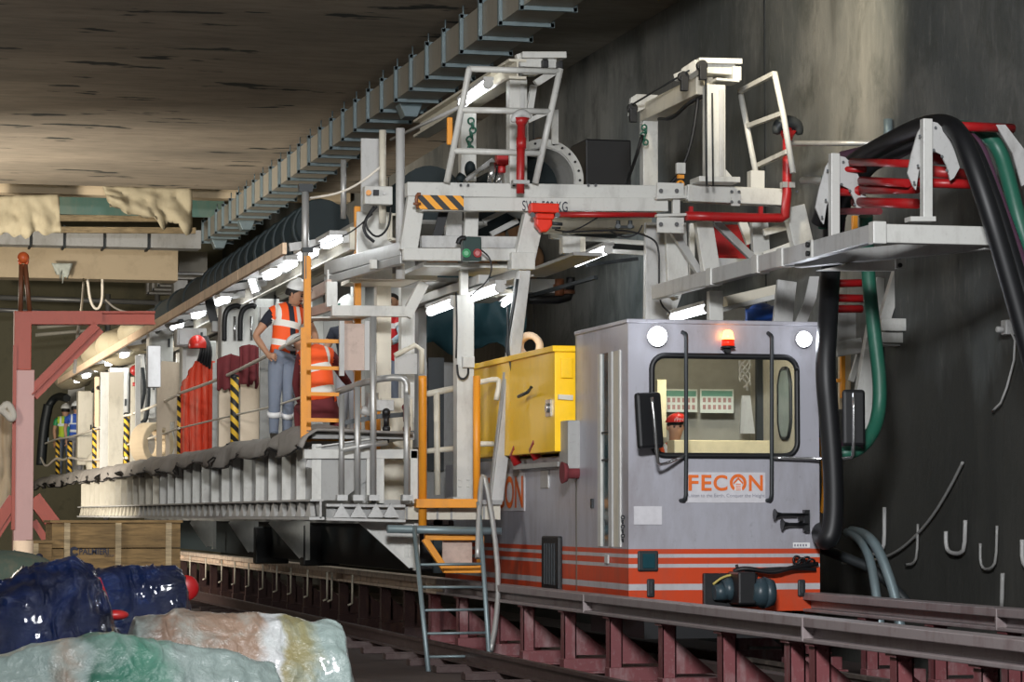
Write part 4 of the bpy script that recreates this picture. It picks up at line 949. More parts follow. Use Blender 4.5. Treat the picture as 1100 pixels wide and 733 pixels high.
tube_lamp(P(618, 283, 31.1), P(654, 268, 29.7), 'lit fluorescent tube below the red trolley, towards the dark wall', .045)
tube_lamp(P(722, 342, 29.4), P(762, 331, 28.3), 'lit fluorescent tube just above the cab roof', .045)
tube_lamp(P(496, 112, 31.7), P(525, 90, 30.4), 'lit fluorescent tube high up behind the ladder frame', .05)
tube_lamp(P(540, 328, 32.5), P(563, 312, 31.5), 'dim short fluorescent tube behind the raking leg', .03)
# slanted bulkhead lamps inside
tube_lamp(P(268, 294, 36), P(276, 318, 36), 'short lit lamp on a white bracket over the rounded cabinet', .045)
# flexible duct with ribs, canvas bundles on the roof
fx = thing('flexible_duct', 'dark ribbed flexible air duct lying along the gantry roof behind the timber board', 'duct', (5.75, 33, E+3.2))
MB().cyl((5.75, 33.4, E+3.50), (5.75, 60, E+3.4), .33, n=20).build('duct_hose', 'teal', fx)
y = 33.6
while y < 60: MB().torus((5.75, y, E+3.5-(y-33)*.0037), (0,1,0), .335, .03, 20, 6).build('hose_rib', 'rib', fx); y += .8 if y < 42 else 2.2
for k, (px, py, r) in enumerate(((133, 372, .55), (113, 380, .5), (92, 395, .5), (77, 405, .45), (150, 358, .4))):
    Y = YX(px, 5.4); mb = MB(); c = P(px, py, Y); mb.ball(c, r, 1.0, 1.9, .62, 18, 12)
    for v in mb.bm.verts: v.co += V((0,0,.12))*noise.noise(v.co*2.3)
    tag(mb.build('canvas_bundle', 'beigecloth'), ('largest tan canvas bundle on the far gantry roof', 'tan canvas bundle next behind the largest one', 'tan canvas bundle third along the far roof edge', 'farthest tan canvas bundle, above the far workers', 'small dark-topped canvas bundle where the timber board ends')[k], 'bundle')
# deck edge tarpaulin
def hem(y):
    k = abs(math.sin(math.pi*(y/2.1+.6*noise.noise(V((y*.3, 7, 2))))))**.8
    return .11+.17*k*(.8+.6*noise.noise(V((y*.3, 1, 1))))+.03*noise.noise(V((y*1.6, 3, 1)))
mb = MB(); rows = []; n = 260
for i in range(n+1):
    y = 28.9+(70-28.9)*i/n; t = noise.noise(V((0, y*.9, 3))); hump = .0
    hump = .10*max(0, 1-abs(y-30.6)/1.1)+.05*noise.noise(V((4, y*.5, 1)))
    sc_ = hem(y)
    w_ = .06*noise.noise(V((2, y*2.5, 0)))
    prof = [(5.95, 0.02), (5.6, .03+hump*.5), (5.2, .04+hump), (4.93+w_, .03+hump*.8), (4.82+w_, -.04+hump*.5), (4.80+w_*2, -sc_*.6), (4.79+w_*3, -sc_)]
    rows.append([mb.bm.verts.new((x, y, ZD+z+.035*noise.noise(V((x*3, y*1.6, 0)))+.015*noise.noise(V((x*8, y*6, 0))))) for x, z in prof])
for A, B in zip(rows, rows[1:]):
    for j in range(len(A)-1):
        f = mb.bm.faces.new((A[j], A[j+1], B[j+1], B[j])); f.smooth = True
tp = mb.build('deck_tarpaulin', 'deckcloth'); so = tp.modifiers.new('solid', 'SOLIDIFY'); so.thickness = .025
tag(tp, 'long grey tarpaulin with scalloped hem covering the walkway edge', 'tarpaulin')
# hem rope
mb = MB(); pts = []
for i in range(n+1):
    y = 28.9+(70-28.9)*i/n; sc_ = hem(y); w_ = .06*noise.noise(V((2, y*2.5, 0)))
    pts.append(V((4.78+w_*3, y, ZD-sc_)))
mb.tube(pts, .011, 6).build('hem', 'black', tp)
def deckY(yb): return .86*3000/(553-yb)
# striped posts and ropes
posts_px = [(62, 472, 515, 'farthest'), (75, 475, 512, 'second farthest, among the far workers'), (102, 460, 508, 'third farthest, right of the far workers'), (136, 445, 504, 'between the far workers and the coiled ring'), (194, 425, 492, 'by the hanging red sheet'), (252, 405, 480, 'in front of the maroon jackets')]
tops = []
for px, yt, yb_, lab in posts_px:
    Y = deckY(yb_); Y = P(px, yb_, Y).y
    t = thing('barrier_post', 'yellow and black striped rope post, '+lab, 'post', P(px, yb_, Y), None)
    a, b = P(px, yt, Y), P(px, yb_, Y); b.z = ZD+.02
    mb = MB(); mb.cyl(b, a, .055, n=12); mb.build('post_body', 'hazpost', t); MB().ball(a, .06, 1, 1, .6, 10, 6).build('cap', 'black', t); MB().cyl(b, b+V((0,0,.02)), .11, n=14).build('base', 'dark', t)
    tops.append((px, yt, Y))
def rope(pts, label, r=.018): tag(MB().tube([P(*p) for p in pts], r, 6, 2).build('rope', 'rope'), label, 'rope')
rope([(192, 423, 41.5), (235, 408, 38), (280, 386, 33.5), (300, 375, 31.5), (327, 361, 29.6)], 'pale rope sloping up from the striped post by the red sheet to the orange gate', .022)
rope([(194, 460, 41.5), (252, 446, 35.5), (290, 438, 32.5), (327, 426, 29.6)], 'lower dark-looking rope between the striped posts and the orange gate', .013)
rope([(136, 447, 52), (165, 437, 47), (192, 424, 41.8)], 'pale rope between the middle striped posts', .022)
rope([(137, 478, 52), (165, 470, 47), (193, 460, 42)], 'lower pale rope between the middle striped posts', .018)
rope([(44, 492, 68), (49, 503, 67), (57, 495, 66), (62, 492, 65.5), (68, 495, 65), (75, 491, 62.5), (88, 495, 60), (102, 494, 57), (136, 492, 52.5)], 'pale rope slung along the farthest striped posts', .028)
rope([(48, 477, 69), (60, 472, 67), (75, 470, 63), (102, 462, 57), (136, 446, 52.4)], 'upper pale rope along the farthest striped posts', .022)
# plywood boards
def board(px0, px1, yt, yb_, mat, label, Y=None, notch=False, name='plywood_board', cat='board', th=.03):
    Y = Y or P(px0, yb_, deckY(yb_)).y
    a, b = P(px0, yb_, Y), P(px1, yb_, Y); t = P((px0+px1)/2, yt, Y).z
    mb = MB(); h = t-ZD; w_ = b.x-a.x; z = ZD+.01
    if notch: mb.prism([(a.x, Y, z), (a.x, Y, t-.05), (a.x+w_*.25, Y, t), (b.x, Y, t-.02), (b.x, Y, z), (b.x-w_*.2, Y, z), (b.x-w_*.2, Y, z+h*.38), (b.x-w_*.4, Y, z+h*.38), (b.x-w_*.4, Y, z), (b.x-w_*.6, Y, z), (b.x-w_*.6, Y, z+h*.32), (b.x-w_*.75, Y, z+h*.32), (b.x-w_*.75, Y, z)], (0,th,0))
    else: mb.prism([(a.x, Y, z), (a.x, Y, t), (b.x, Y, t), (b.x, Y, z)], (0,th,0))
    return tag(mb.build(name, mat, None, .003), label, cat)
board(168, 192, 388, 495, 'ply', 'tall plywood board with notched foot standing left of the red sheet', notch=True)
board(235, 250, 405, 484, 'ply', 'plywood board below the left maroon jacket', 37.2)
board(258, 280, 405, 481, 'ply', 'plywood board below the right maroon jacket', 36)
board(228, 235, 390, 487, 'lgrey', 'narrow blue-grey upright panel right of the red sheet', 39.5, name='panel', cat='panel')
board(279, 292, 330, 479, 'grey', 'grey upright panel left of the standing worker', 34.9, name='panel', cat='panel', th=.06)
board(116, 132, 400, 504, 'cream', 'cream upright panel in the far half of the walkway', 50.5, name='panel', cat='panel')
board(107, 116, 400, 507, 'white', 'white upright panel just right of the far workers', 53.5, name='panel', cat='panel')
board(140, 154, 405, 470, 'cream', 'cream panel above the coiled ring', 50.8, name='panel', cat='panel')
board(72, 90, 398, 512, 'white', 'white panel behind the far workers', 72, name='panel', cat='panel')
# posts of interior
for px, yt, yb_, mt, lab in ((148, 382, 500, 'lgrey', 'slim grey post right of the red lamp'), (104, 405, 508, 'wood', 'slim brown post behind the third striped post'), (300, 325, 478, 'white', 'slim white post behind the standing worker'), (165, 372, 420, 'lgrey', 'short slim post just left of the notched board top')):
    Y = P(px, yb_, deckY(yb_)).y; a = P(px, yt, Y); b = P(px, yb_, Y); b.z = ZD+.02
    tag(MB().bar(b, a, .09, .09).build('post', mt, None, .005), lab, 'post')
# rounded cabinet with two hose hoops
rc = thing('equipment_cabinet', 'white equipment cabinet with two black hose hoops on its front', 'cabinet', P(258, 480, 37.6))
a, b = P(238, 326, 37.6), P(277, 480, 37.6)
MB().box(((a.x+b.x)/2, 37.8, (a.z+ZD)/2), (b.x-a.x, .4, a.z-ZD)).build('cabinet_body', 'white', rc, .04)
for px in (244, 261): MB().tube([P(px-3, 366, 37.55), P(px-3, 340, 37.5), P(px+1, 331, 37.5), P(px+10, 328, 37.5), P(px+14, 330, 37.5)], .035, 8, 2).build('hose_hoop', 'black', rc)
for px in (252, 270): MB().tube([P(px, 366, 37.55), P(px, 340, 37.55)], .02, 6).build('latch_bar', 'chrome', rc)
eqs = [(160, 186, 345, 392, 47, 'white', 'white box high on the wall above the notched board'), (190, 222, 352, 372, 42.5, 'lgrey', 'grey ducted box under the lamps above the red helmet'), (196, 232, 366, 440, 43, 'white', 'white cupboard behind the red sheet'), (272, 300, 300, 345, 38.5, 'lgrey', 'pale grey box left of the white helmet'), (118, 138, 395, 470, 56, 'lgrey', 'pale switch cabinet beyond the red lamp'), (150, 168, 380, 450, 52, 'galv', 'grey pipe cabinet left of the notched board'), (84, 100, 420, 500, 62, 'cream', 'cream cabinet behind the far workers')]
for x0, x1, y0_, y1_, Y, mt, lab in eqs:
    a, b = P(x0, y0_, Y), P(x1, y1_, Y); t = thing('cabinet', lab, 'cabinet', ((a.x+b.x)/2, Y, b.z))
    MB().box(((a.x+b.x)/2, Y+.2, (a.z+b.z)/2), (b.x-a.x, .4, a.z-b.z)).build('cabinet_body', mt, t, .02)
    MB().box(((a.x+b.x)/2, Y-.01, (a.z+b.z)/2), ((b.x-a.x)*.84, .02, (a.z-b.z)*.86)).build('cabinet_door', mt, t, .006)
    MB().box((b.x-(b.x-a.x)*.18, Y-.03, (a.z+b.z)/2), (.03, .03, .14)).build('handle', 'dark', t)
# dark pipe clutter
rnd = random.Random(3)
labs = ['black pipe bend above the far workers', 'dark cable bunch left of the far workers', 'dark cable bunch by the red lamp', 'dark hose drop right of the red lamp', 'dark hose behind the coiled ring', 'dark cable tail under the roof near the small lamps']
for k, (pts, r) in enumerate((
    ([(48, 470, 70), (50, 440, 70), (60, 425, 70), (72, 428, 69)], .10), ([(44, 500, 69), (47, 460, 69), (52, 435, 69)], .12), ([(152, 395, 50), (155, 420, 50), (150, 440, 50)], .05),
    ([(157, 380, 49), (160, 410, 49), (158, 450, 49), (152, 455, 49)], .04), ([(100, 420, 58), (108, 415, 57), (116, 425, 56)], .05), ([(135, 360, 54), (150, 372, 50), (175, 350, 46), (195, 345, 43)], .04))):
    cable(pts, r, 'dark', labs[k])
# black strap and box
t = thing('hanging_strap', 'wide black strap slanting down to a small grey box under the roof', 'strap', P(231, 358, 38.5))
MB().bar(P(222, 312, 38.5), P(230, 346, 38.5), .12, .03).build('strap_band', 'black', t); MB().box(P(232, 351, 38.5), (.12, .1, .15)).build('strap_box', 'grey', t, .01)
# red lamp on pole
t = thing('signal_lamp', 'round red signal lamp on a dark pole far along the walkway', 'lamp', P(146, 440, 50.3))
MB().ball(P(145.5, 398, 50.3), .10, n=14).build('lamp_globe', 'red', t); MB().tube([P(146, 402, 50.3), P(147, 440, 50.3)], .03).build('pole', 'dark', t); MB().cyl(P(146, 411, 50.2), P(146, 415, 50.2), .06).build('collar', 'red', t)
# coiled ring leaning on the deck
c = P(163, 477, 48.2)
tag(MB().annulus(c+V((.0,0,0)), (.75,-1,0), .24, .37, .35, 32).build('segment_ring', 'creambeam', None, .02), 'pale curved ring segment standing on the walkway left of the notched board', 'ring')
tag(MB().cyl(P(166, 478, 48.5), P(166, 478, 49.1), .24, n=24).build('drum', 'grey'), 'dark round drum inside the pale ring segment', 'drum')
# helmet and harness hung up, above the red sheet
def helmet_mesh(mb, c, r=.125, brim=True, rot=None):
    mb.ball(c, r, 1, 1.15, .95, 18, 8, z0=-.05, rot=rot)
t = thing('hanging_helmet', 'red safety helmet with dark harness hung above the red sheet', 'helmet', P(214, 385, 42))
MB().ball(P(212, 371, 42), .14, 1, 1, 1.1, 16, 10, z0=-.3).build('helmet_shell', 'helmetred', t)
mb = MB()
for k in range(5): mb.tube([P(214+k*2, 362, 42.1), P(217+k*2.5, 375, 41.95), P(213+k*3, 388+k*2, 42.05)], .025, 6, 2)
mb.build('harness', 'black', t)
# red sheet: folds
def folds(name, x0, x1, yt, yb_, Y, mat, label, cat, tl=None, seed=0, depth=.07, nf=6, shape=None):
    mb = MB(); g = []; nu, nv = 40, 16
    for j in range(nv+1):
        row = []
        for i in range(nu+1):
            u, v = i/nu, j/nv; px = x0+(x1-x0)*u; top = yt+(shape(u) if shape else 0); py = top+(yb_-top)*v
            if name == 'jacket' and v > .6: py += 7*noise.noise(V((u*6, seed, 0)))*(v-.6)*2.5
            p = P(px, py, Y); p.y += depth*math.sin(u*nf*2*math.pi+1.3*noise.noise(V((u*3, v*1.5, seed))))*(.4+.6*v)
            row.append(mb.bm.verts.new(p))
        g.append(row)
    for j in range(nv):
        for i in range(nu): f = mb.bm.faces.new((g[j][i], g[j][i+1], g[j+1][i+1], g[j+1][i])); f.smooth = True
    o = mb.build(name, mat); s = o.modifiers.new('solid', 'SOLIDIFY'); s.thickness = .03
    return tag(o, label, cat)
folds('red_sheet', 194, 229, 388, 491, 42.2, 'redcloth', 'bright red ribbed sheet standing folded on the walkway', 'sheet', seed=2, nf=5, shape=lambda u: 28*max(0, 1-u*2.2)**1.0)
folds('jacket', 233, 258, 380, 419, 37, 'maroon', 'maroon jacket hung over the plywood, left one', 'jacket', seed=3, nf=2, shape=lambda u: 10*abs(u-.6), depth=.05)
folds('jacket', 257, 278, 370, 413, 35.8, 'maroon', 'maroon and grey jacket hung over the plywood, right one', 'jacket', seed=6, nf=2.5, shape=lambda u: 6*abs(u-.5), depth=.05)
tag(MB().ball(P(108, 500, 60), .35, .9, .6, 1.0).build('sack', 'cream'), 'pale sack standing right of the far workers', 'sack')
tag(MB().box(P(120, 500, 55), (.3, .3, .25)).build('small_box', 'black', None, .02), 'small black box on the far walkway', 'box')

# ================================================================== LOCOMOTIVE
XL, XR = P(675, 500, 25).x, P(880, 500, 25).x
ZT, ZB = P(675, 346, 25).z, P(770, 660, 25).z
YC, YB = 25.0, YX(619, XL)
Lc = thing('locomotive', 'silver tunnel locomotive with square cab and red-orange stripes, headlights lit', 'locomotive', ((XL+XR)/2, YC, ZB))
def fx_(u, v): return V((u, YC, v))
w0, w1, wz0, wz1 = P(700, 450, YC).x, P(856, 450, YC).x, P(775, 490, YC).z, P(775, 383, YC).z
mb = MB(); mb.panel_hole((XL, ZB, XR, ZT), (w0, wz0, w1, wz1), fx_, .13, (0,.05,0)); mb.build('cab_front', 'livery', Lc)
mb = MB(); rr_ = .13; mm_ = MB(); mm_.panel_hole((w0-.0001, wz0, w1, wz1), (w0+.03, wz0+.03, w1-.03, wz1-.03), fx_, .12, (0,.05,0)); mm_.bm.free()
pts = []
for cx, cy, st in ((w1-rr_, wz1-rr_, 0), (w0+rr_, wz1-rr_, 90), (w0+rr_, wz0+rr_, 180), (w1-rr_, wz0+rr_, 270)):
    for k in range(7): t_ = math.radians(st+k*15); pts.append(V((cx+rr_*math.cos(t_), YC-.01, cy+rr_*math.sin(t_))))
pts.append(pts[0]); pts.append(pts[1]); MB().tube(pts, .028, 8).build('window_gasket', 'black', Lc)
mb = MB(); mb.box(((w0+w1)/2, YC+.03, (wz0+wz1)/2), (w1-w0-.02, .006, wz1-wz0-.02)); mb.build('windscreen', 'glass', Lc)
# side wall with door opening
dy0, dy1 = YX(667, XL), YX(643, XL); dz0, dz1 = P(655, 588, dy0).z, P(655, 376, dy0).z
mb = MB(); mb.box((XL+.025, (YC+.051+dy0)/2, (ZB+ZT)/2), (.05, dy0-YC-.051, ZT-ZB)); mb.box((XL+.025, (dy1+YB)/2, (ZB+ZT)/2), (.05, YB-dy1, ZT-ZB))
mb.box((XL+.025, (dy0+dy1)/2, (ZB+dz0)/2), (.05, dy1-dy0, dz0-ZB)); mb.box((XL+.025, (dy0+dy1)/2, (ZT+dz1)/2), (.05, dy1-dy0, ZT-dz1)); mb.build('cab_side', 'livery', Lc)
mb = MB(); mb.box((XR-.025, (YC+.051+YB)/2, (ZB+ZT)/2), (.05, YB-YC-.051, ZT-ZB)); mb.build('cab_side', 'livery', Lc)
lin = plain('cab_lining', (.56,.52,.42), .7)
mb = MB(); mb.box((XR-.06, (YC+YB)/2, (ZB+ZT)/2), (.02, YB-YC-.12, ZT-ZB-.1)); mb.build('side_lining', lin, Lc)
mb = MB(); mb.box(((XL+XR)/2, YB, (ZB+ZT)/2), (XR-XL, .05, ZT-ZB)); mb.build('cab_back', plain('cab_back_lining', (.37,.35,.29), .7), Lc)
mb = MB(); mb.box(((XL+XR)/2, (YC+YB)/2, ZT+.01), (XR-XL+.03, YB-YC+.04, .04)); mb.build('cab_roof', 'livery', Lc, .008)
mb = MB(); mb.box(((XL+XR)/2, (YC+YB)/2, ZB+.35), (XR-XL-.1, YB-YC-.1, .06)); mb.build('cab_floor', 'dark', Lc)
mb = MB(); mb.box(((XL+XR)/2, (YC+YB)/2, ZB-.1), (XR-XL-.3, YB-YC, .25)); mb.build('underframe', 'black', Lc)
# sliding door
mb = MB(); H_ = dz1-dz0; zc_ = (dz0+dz1)/2
def dbar(pa, pb_, nm, mt, off=-.0, th=.03):
    ya, yb_ = YX(pa, XL), YX(pb_, XL); MB().box((XL+off, (ya+yb_)/2, zc_), (th, abs(yb_-ya), H_)).build(nm, mt, dr_)
mb = MB(); mb.box((XL+.04, (dy0+dy1)/2, zc_), (.02, dy1-dy0, H_)); dr_ = mb.build('side_door', 'dark', Lc)
dbar(643.5, 646.5, 'door_frame', 'white'); dbar(647, 655, 'door_glass', 'tealglass', .02); dbar(655, 658.5, 'door_stile', 'lgrey'); dbar(659.5, 665.5, 'door_leaf', 'cream', .01); dbar(665.8, 667.4, 'door_frame', 'white')
mb = MB()
for py in (463, 493):
    p = P(651, py, dy0); mb.box((XL+.0, (YX(648, XL)+YX(655, XL))/2, p.z), (.03, .25, .015))
mb.build('door_divider', 'dark', dr_)
mb = MB()
for k in range(6): mb.torus((XL-.02, YX(671, XL), P(671, 556+k*5, 25).z), (k % 2, (k+1) % 2, 0), .016, .006, 8, 5)
mb.build('door_chain', 'dark', Lc)
# corner trim
# interior fittings
mb = MB(); a, b = P(722, 473, 25.5), P(826, 488, 25.5); mb.box(((a.x+b.x)/2, 25.55, (a.z+b.z)/2-.03), (b.x-a.x, .25, a.z-b.z+.06)); mb.build('dashboard', plain('cream_dashboard', (.85,.72,.45), .5), Lc, .01)
mb = MB(); mb.bar(P(710, 408, 25.9), P(710, 470, 25.9), .09, .06); mb.build('inner_pillar', plain('cream_pillar', (.7,.64,.42), .5), Lc)
mb = MB(); mb.bar(P(819, 386, 26.45), P(819, 490, 26.45), .13, .06); mb.build('corner_shade', 'dark', Lc)  # dark bar paints the darkness of the cab's back corner
sy0, sy1 = YX(851, XR-.07), YX(838, XR-.07); zc0 = P(845, 433, 25.6).z
mb = MB(); pts = []
for k in range(24):
    t_ = k*2*math.pi/24; pts.append(V((XR-.08, (sy0+sy1)/2+(sy1-sy0)/2*max(-1, min(1, 1.15*math.cos(t_))), zc0+.34*max(-1, min(1, 1.1*math.sin(t_))))))
mb.prism(pts, (-.01,0,0)); q = mb.build('side_window', 'glassgrey', Lc)
MB().tube(pts+[pts[0]], .02, 6).build('side_window_gasket', 'dark', q)
mb = MB(); c = P(800, 392, 26.3)
for k in range(5): mb.tube([c+V((.05*math.sin(k*1.4+t_*.8)*1.2, 0, .10-.05*t_-.02*k)) for t_ in range(6)], .010, 6, 1)
mb.tube([P(802, 410, 26.3), P(803, 420, 26.3)], .012, 5)
tag(mb.build('cord', 'lgrey'), 'curled pale cord hanging inside the cab behind the windscreen', 'cord')
tag(MB().prism([P(797, 425, 26.4), P(806, 425, 26.4), P(811, 466, 26.4), P(795, 466, 26.4)], (0,.02,0)).build('hanging_cloth', 'lgrey'), 'pale cloth hanging inside the cab at the right', 'cloth')
for (x0, x1, y0_, y1_, lab) in ((714, 749, 418, 443, 'green-headed notice partly behind the driver inside the cab'), (752, 788, 418, 444, 'green-headed notice with rows of small pictures, right one inside the cab')):
    Y = 26.55; a, b = P(x0, y0_, Y), P(x1, y1_, Y); t = thing('notice', lab, 'notice', ((a.x+b.x)/2, Y, b.z))
    MB().box(((a.x+b.x)/2, Y, (a.z+b.z)/2), (b.x-a.x, .008, a.z-b.z)).build('sheet', 'paper', t)
    MB().box(((a.x+b.x)/2, Y-.006, a.z-.045), ((b.x-a.x)*.92, .004, .055)).build('heading', 'papergreen', t)
    mb = MB()
    for r_ in range(2):
        for c_ in range(6): mb.box((a.x+(b.x-a.x)*(c_+.8)/6.6, Y-.006, a.z-.11-.07*r_), (.03, .004, .045))
    mb.build('pictures', 'paperred', t)
# gaskets, bars, mirrors, lights
for (pts, lab) in (([(733, 357), (737, 359), (737, 364), (737, 530), (736, 537), (731, 538)], 0), ([(825, 358), (829, 361), (829, 366), (829, 530), (828, 537), (824, 538)], 0)):
    MB().tube([P(pts[0][0], pts[0][1], YC)]+[P(x, y, YC-.07) for x, y in pts[1:-1]]+[P(pts[-1][0], pts[-1][1], YC)], .020, 8, 1).build('guard_bar', 'dark', Lc)
def mirror(cx, cy, w_, h_, pts, tilt):
    c = P(cx, cy, YC-.25); mb = MB(); R_ = Matrix.Rotation(tilt, 3, 'Y')@Matrix.Rotation(.25 if tilt else -.1, 3, 'Z')
    mb.box(c, (w_, .07, h_), rot=R_); m_ = mb.build('mirror', 'black', Lc, .03)
    MB().tube([P(x, y, YC-d) for x, y, d in pts], .016, 8, 1).build('mirror_arm', 'chrome', m_)
mirror(697, 452, .27, .52, [(700, 427, .34), (703, 452, .36), (706, 495, .34), (709, 501, .3), (736, 490, .07)], -.06)
mirror(917, 449, .22, .53, [(917, 422, .34), (917, 488, .34), (914, 493, .3), (880, 493, .1), (829, 492, .07)], 0)
for px, py, r in ((704, 362, .092), (861, 365, .074)):
    hl = MB().cyl(P(px, py, YC), P(px, py, YC)+V((0,-.07,0)), r*1.03, n=20).build('headlight', 'chrome', Lc)
    MB().ball(P(px, py, YC)+V((0,-.07,0)), r, 1, .8, 1, 20, 10).build('headlight_lens', 'headlight', hl)
    ld = bpy.data.lights.new('headlight_beam', 'SPOT'); ld.energy = 25; ld.spot_size = 2.4; ld.shadow_soft_size = .08; ld.color = (.85,.9,1)
    lo = bpy.data.objects.new('headlight_beam', ld); C.objects.link(lo); lo.location = P(px, py, YC)+V((0,-.16,0)); lo.rotation_euler = (math.radians(-82), 0, 0)
c = P(782, 370, YC-.08)
mb = MB(); mb.cyl(c+V((0,0,-.035)), c+V((0,0,-.015)), .075, .06); mb.cyl(c+V((0,.0,-.05)), c+V((0,.08,-.05)), .03); bc = mb.build('beacon', 'black', Lc)
MB().cyl(c+V((0,0,-.015)), c+V((0,0,.045)), .062, .06, 16).build('beacon_base', 'beacon', bc)
MB().cyl(c+V((0,0,.045)), c+V((0,0,.11)), .058, .045, 16).ball(c+V((0,0,.11)), .045, 1, 1, .6, 12, 6).build('beacon_lens', 'beaconhot', bc)
# lettering on the front
a = P(736, 537, YC-.004); MB().box(P(779, 524, YC)+V((0,-.004,0)), (P(822, 500, YC).x-P(736, 500, YC).x, .006, .285)).build('name_plate', 'decal', Lc)
z0 = P(779, 527.5, YC).z; hh = P(779, 510.5, YC).z-z0; yo = YC-.012
def X_(px): return P(px, 520, YC).x
for ch, x0, x1 in (('F', 739, 750), ('E', 753, 764), ('C', 766, 781), ('N', 804, 819)):
    text(ch, 'letter', 'orangetext', Lc, (X_(x0), yo, z0), hh, (1,0,0), (0,0,1), .002, width=X_(x1)-X_(x0), bold=.022)
mb = MB(); c = V((X_(792.5), yo, z0+hh/2)); r1, r0 = hh*.56, hh*.36; L_ = []
for k in range(33):
    t_ = math.radians(-58+k*296/32); d = V((math.cos(t_), 0, math.sin(t_))); L_.append((mb.bm.verts.new(c+d*r0), mb.bm.verts.new(c+d*r1)))
for A, B in zip(L_, L_[1:]): mb.bm.faces.new((A[0], A[1], B[1], B[0]))
mb.build('letter', 'orangetext', Lc)
mb = MB(); mb.prism([c+V((-.035,-.001,-.075)), c+V((-.035,-.001,.0)), c+V((0,-.001,.04)), c+V((.035,-.001,.0)), c+V((.035,-.001,-.075))], (0,-.002,0)); mb.build('emblem', 'whiteink', Lc)
mb = MB()
for k in range(4): mb.box(c+V((0,-.005,-.065+k*.018)), (.05, .002, .008))
mb.prism([c+V((-.05,-.004,.0)), c+V((0,-.004,.055)), c+V((.05,-.004,.0)), c+V((.042,-.004,-.012)), c+V((0,-.004,.03)), c+V((-.042,-.004,-.012))], (0,-.002,0)); mb.build('emblem', 'orangetext', Lc)
text('Listen to the Earth, Conquer the Height', 'motto', 'greyink', Lc, (X_(739), yo, P(779, 535.5, YC).z), .042, (1,0,0), (0,0,1), .002, width=X_(821)-X_(739))
# small plates, lamps, horns, coupler
MB().box(P(696, 554, YC-.006), (.27, .008, .17)).build('data_plate', 'decal', Lc); MB().box(P(861, 586, YC-.006), (.17, .008, .05)).build('number_plate', 'whiteink', Lc, .004)
for k, px in enumerate(range(854, 869, 3)): MB().box(P(px, 586, YC-.012), (.015, .003, .022)).build('number_mark', 'greyink', Lc)
for px, py, w_, h_, nm in ((696, 603, .17, .16, 'tealglass'), (699, 632, .045, .14, 'dark'), (861, 632, .045, .13, 'dark')):
    MB().box(P(px, py, YC-.02), (w_+.03, .03, h_+.03)).build('lamp_housing', 'dark', Lc, .015); MB().box(P(px+1, py, YC-.04), (w_*.7, .02, h_*.85)).build('marker_lens', nm, Lc, .006)
hn = MB(); 
for py, x0 in ((553, 832), (563.5, 840)):
    hn.tube([P(x0, py, YC-.1), P(x0+3, py, YC-.1), P(x0+8, py, YC-.1), P(868, py, YC-.1)], .02, 10, 0, rr=lambda t: .042*(1-t)**3+.014)
hn.bar(P(866, 548, YC-.08), P(866, 571, YC-.08), .05, .06); hn.bar(P(858, 558, YC-.1), P(862, 558, YC-.1), .05, .03); hn.build('horn', 'black', Lc)
mb = MB(); a, b = P(754, 616, YC), P(812, 652, YC); mb.box(((a.x+b.x)/2, YC-.03, (a.z+b.z)/2), (b.x-a.x, .06, a.z-b.z)); cp_ = mb.build('coupler', 'black', Lc, .01)
MB().box(P(797, 632, YC-.2), (.18, .34, .30)).build('coupler_block', 'black', cp_, .02)
MB().cyl(P(779, 636, YC-.12), P(767, 637, YC-.12), .09, .07, 14).cyl(P(786, 633, YC-.12), P(776, 634, YC-.12), .12, .09, 14).build('coupler_body', 'dteal', cp_)
MB().cyl(P(807, 636, YC-.3), P(820, 637, YC-.3), .10, .15, 16).cyl(P(820, 637, YC-.3), P(830, 637, YC-.3), .15, .12, 16).build('buffer_cup', 'dteal', cp_)
mb = MB(); mb.tube([P(788, 614, YC-.1), P(800, 610, YC-.15), P(830, 616, YC-.15), P(850, 610, YC-.15), P(878, 606, YC-.05)], .022, 8, 2); mb.tube([P(800, 614, YC-.1), P(835, 611, YC-.15), P(860, 611, YC-.1), P(876, 612, YC-.05)], .018, 8, 2)
mb.tube([P(793, 612, YC-.1), P(791, 607, YC-.1)], .015, 6)
for k in range(4): mb.torus(P(856+k*5, 602+2*(k % 2), YC-.1), (0,1,.3*k), .035, .012, 12, 5)
mb.build('brake_hose', 'black', cp_)
mb = MB(); mb.tube([P(766, 628, YC-.12), P(776, 620, YC-.14), P(790, 617, YC-.14)], .012, 6, 2); mb.build('yellow_wire', plain('yellow_wire', (.5,.4,.1), .6), cp_)
# body behind the cab
MB().box(((XL+XR)/2, (YB+33)/2, (ZB+P(600, 489, 27.2).z)/2), (XR-XL, 33-YB, P(600, 489, 27.2).z-ZB)).build('hood', 'livery', Lc, .01)
zy0, zy1 = P(600, 485, 26.9).z, P(596, 376, 26.9).z; xb = XL-.18
ybx0, ybx1 = YX(596, xb), YX(508, xb)
mb = MB(); mb.box((xb+.5, (ybx0+ybx1)/2, (zy0+zy1)/2), (1.0, ybx1-ybx0, zy1-zy0)); yb_o = mb.build('engine_cover', 'yellow', Lc, .01)
mb = MB(); mb.box((xb+.5, (ybx0+ybx1)/2, zy1+.02), (1.06, ybx1-ybx0+.06, .06)); mb.build('cover_lid', 'yellow', yb_o, .006)
MB().tube([V((xb-.05, YX(576, xb), P(576, 412, 27).z)), V((xb-.10, YX(577, xb), P(577, 418, 27).z)), V((xb-.10, YX(567, xb), P(567, 421, 27).z))], .018, 6).build('cover_handle', 'dark', yb_o)
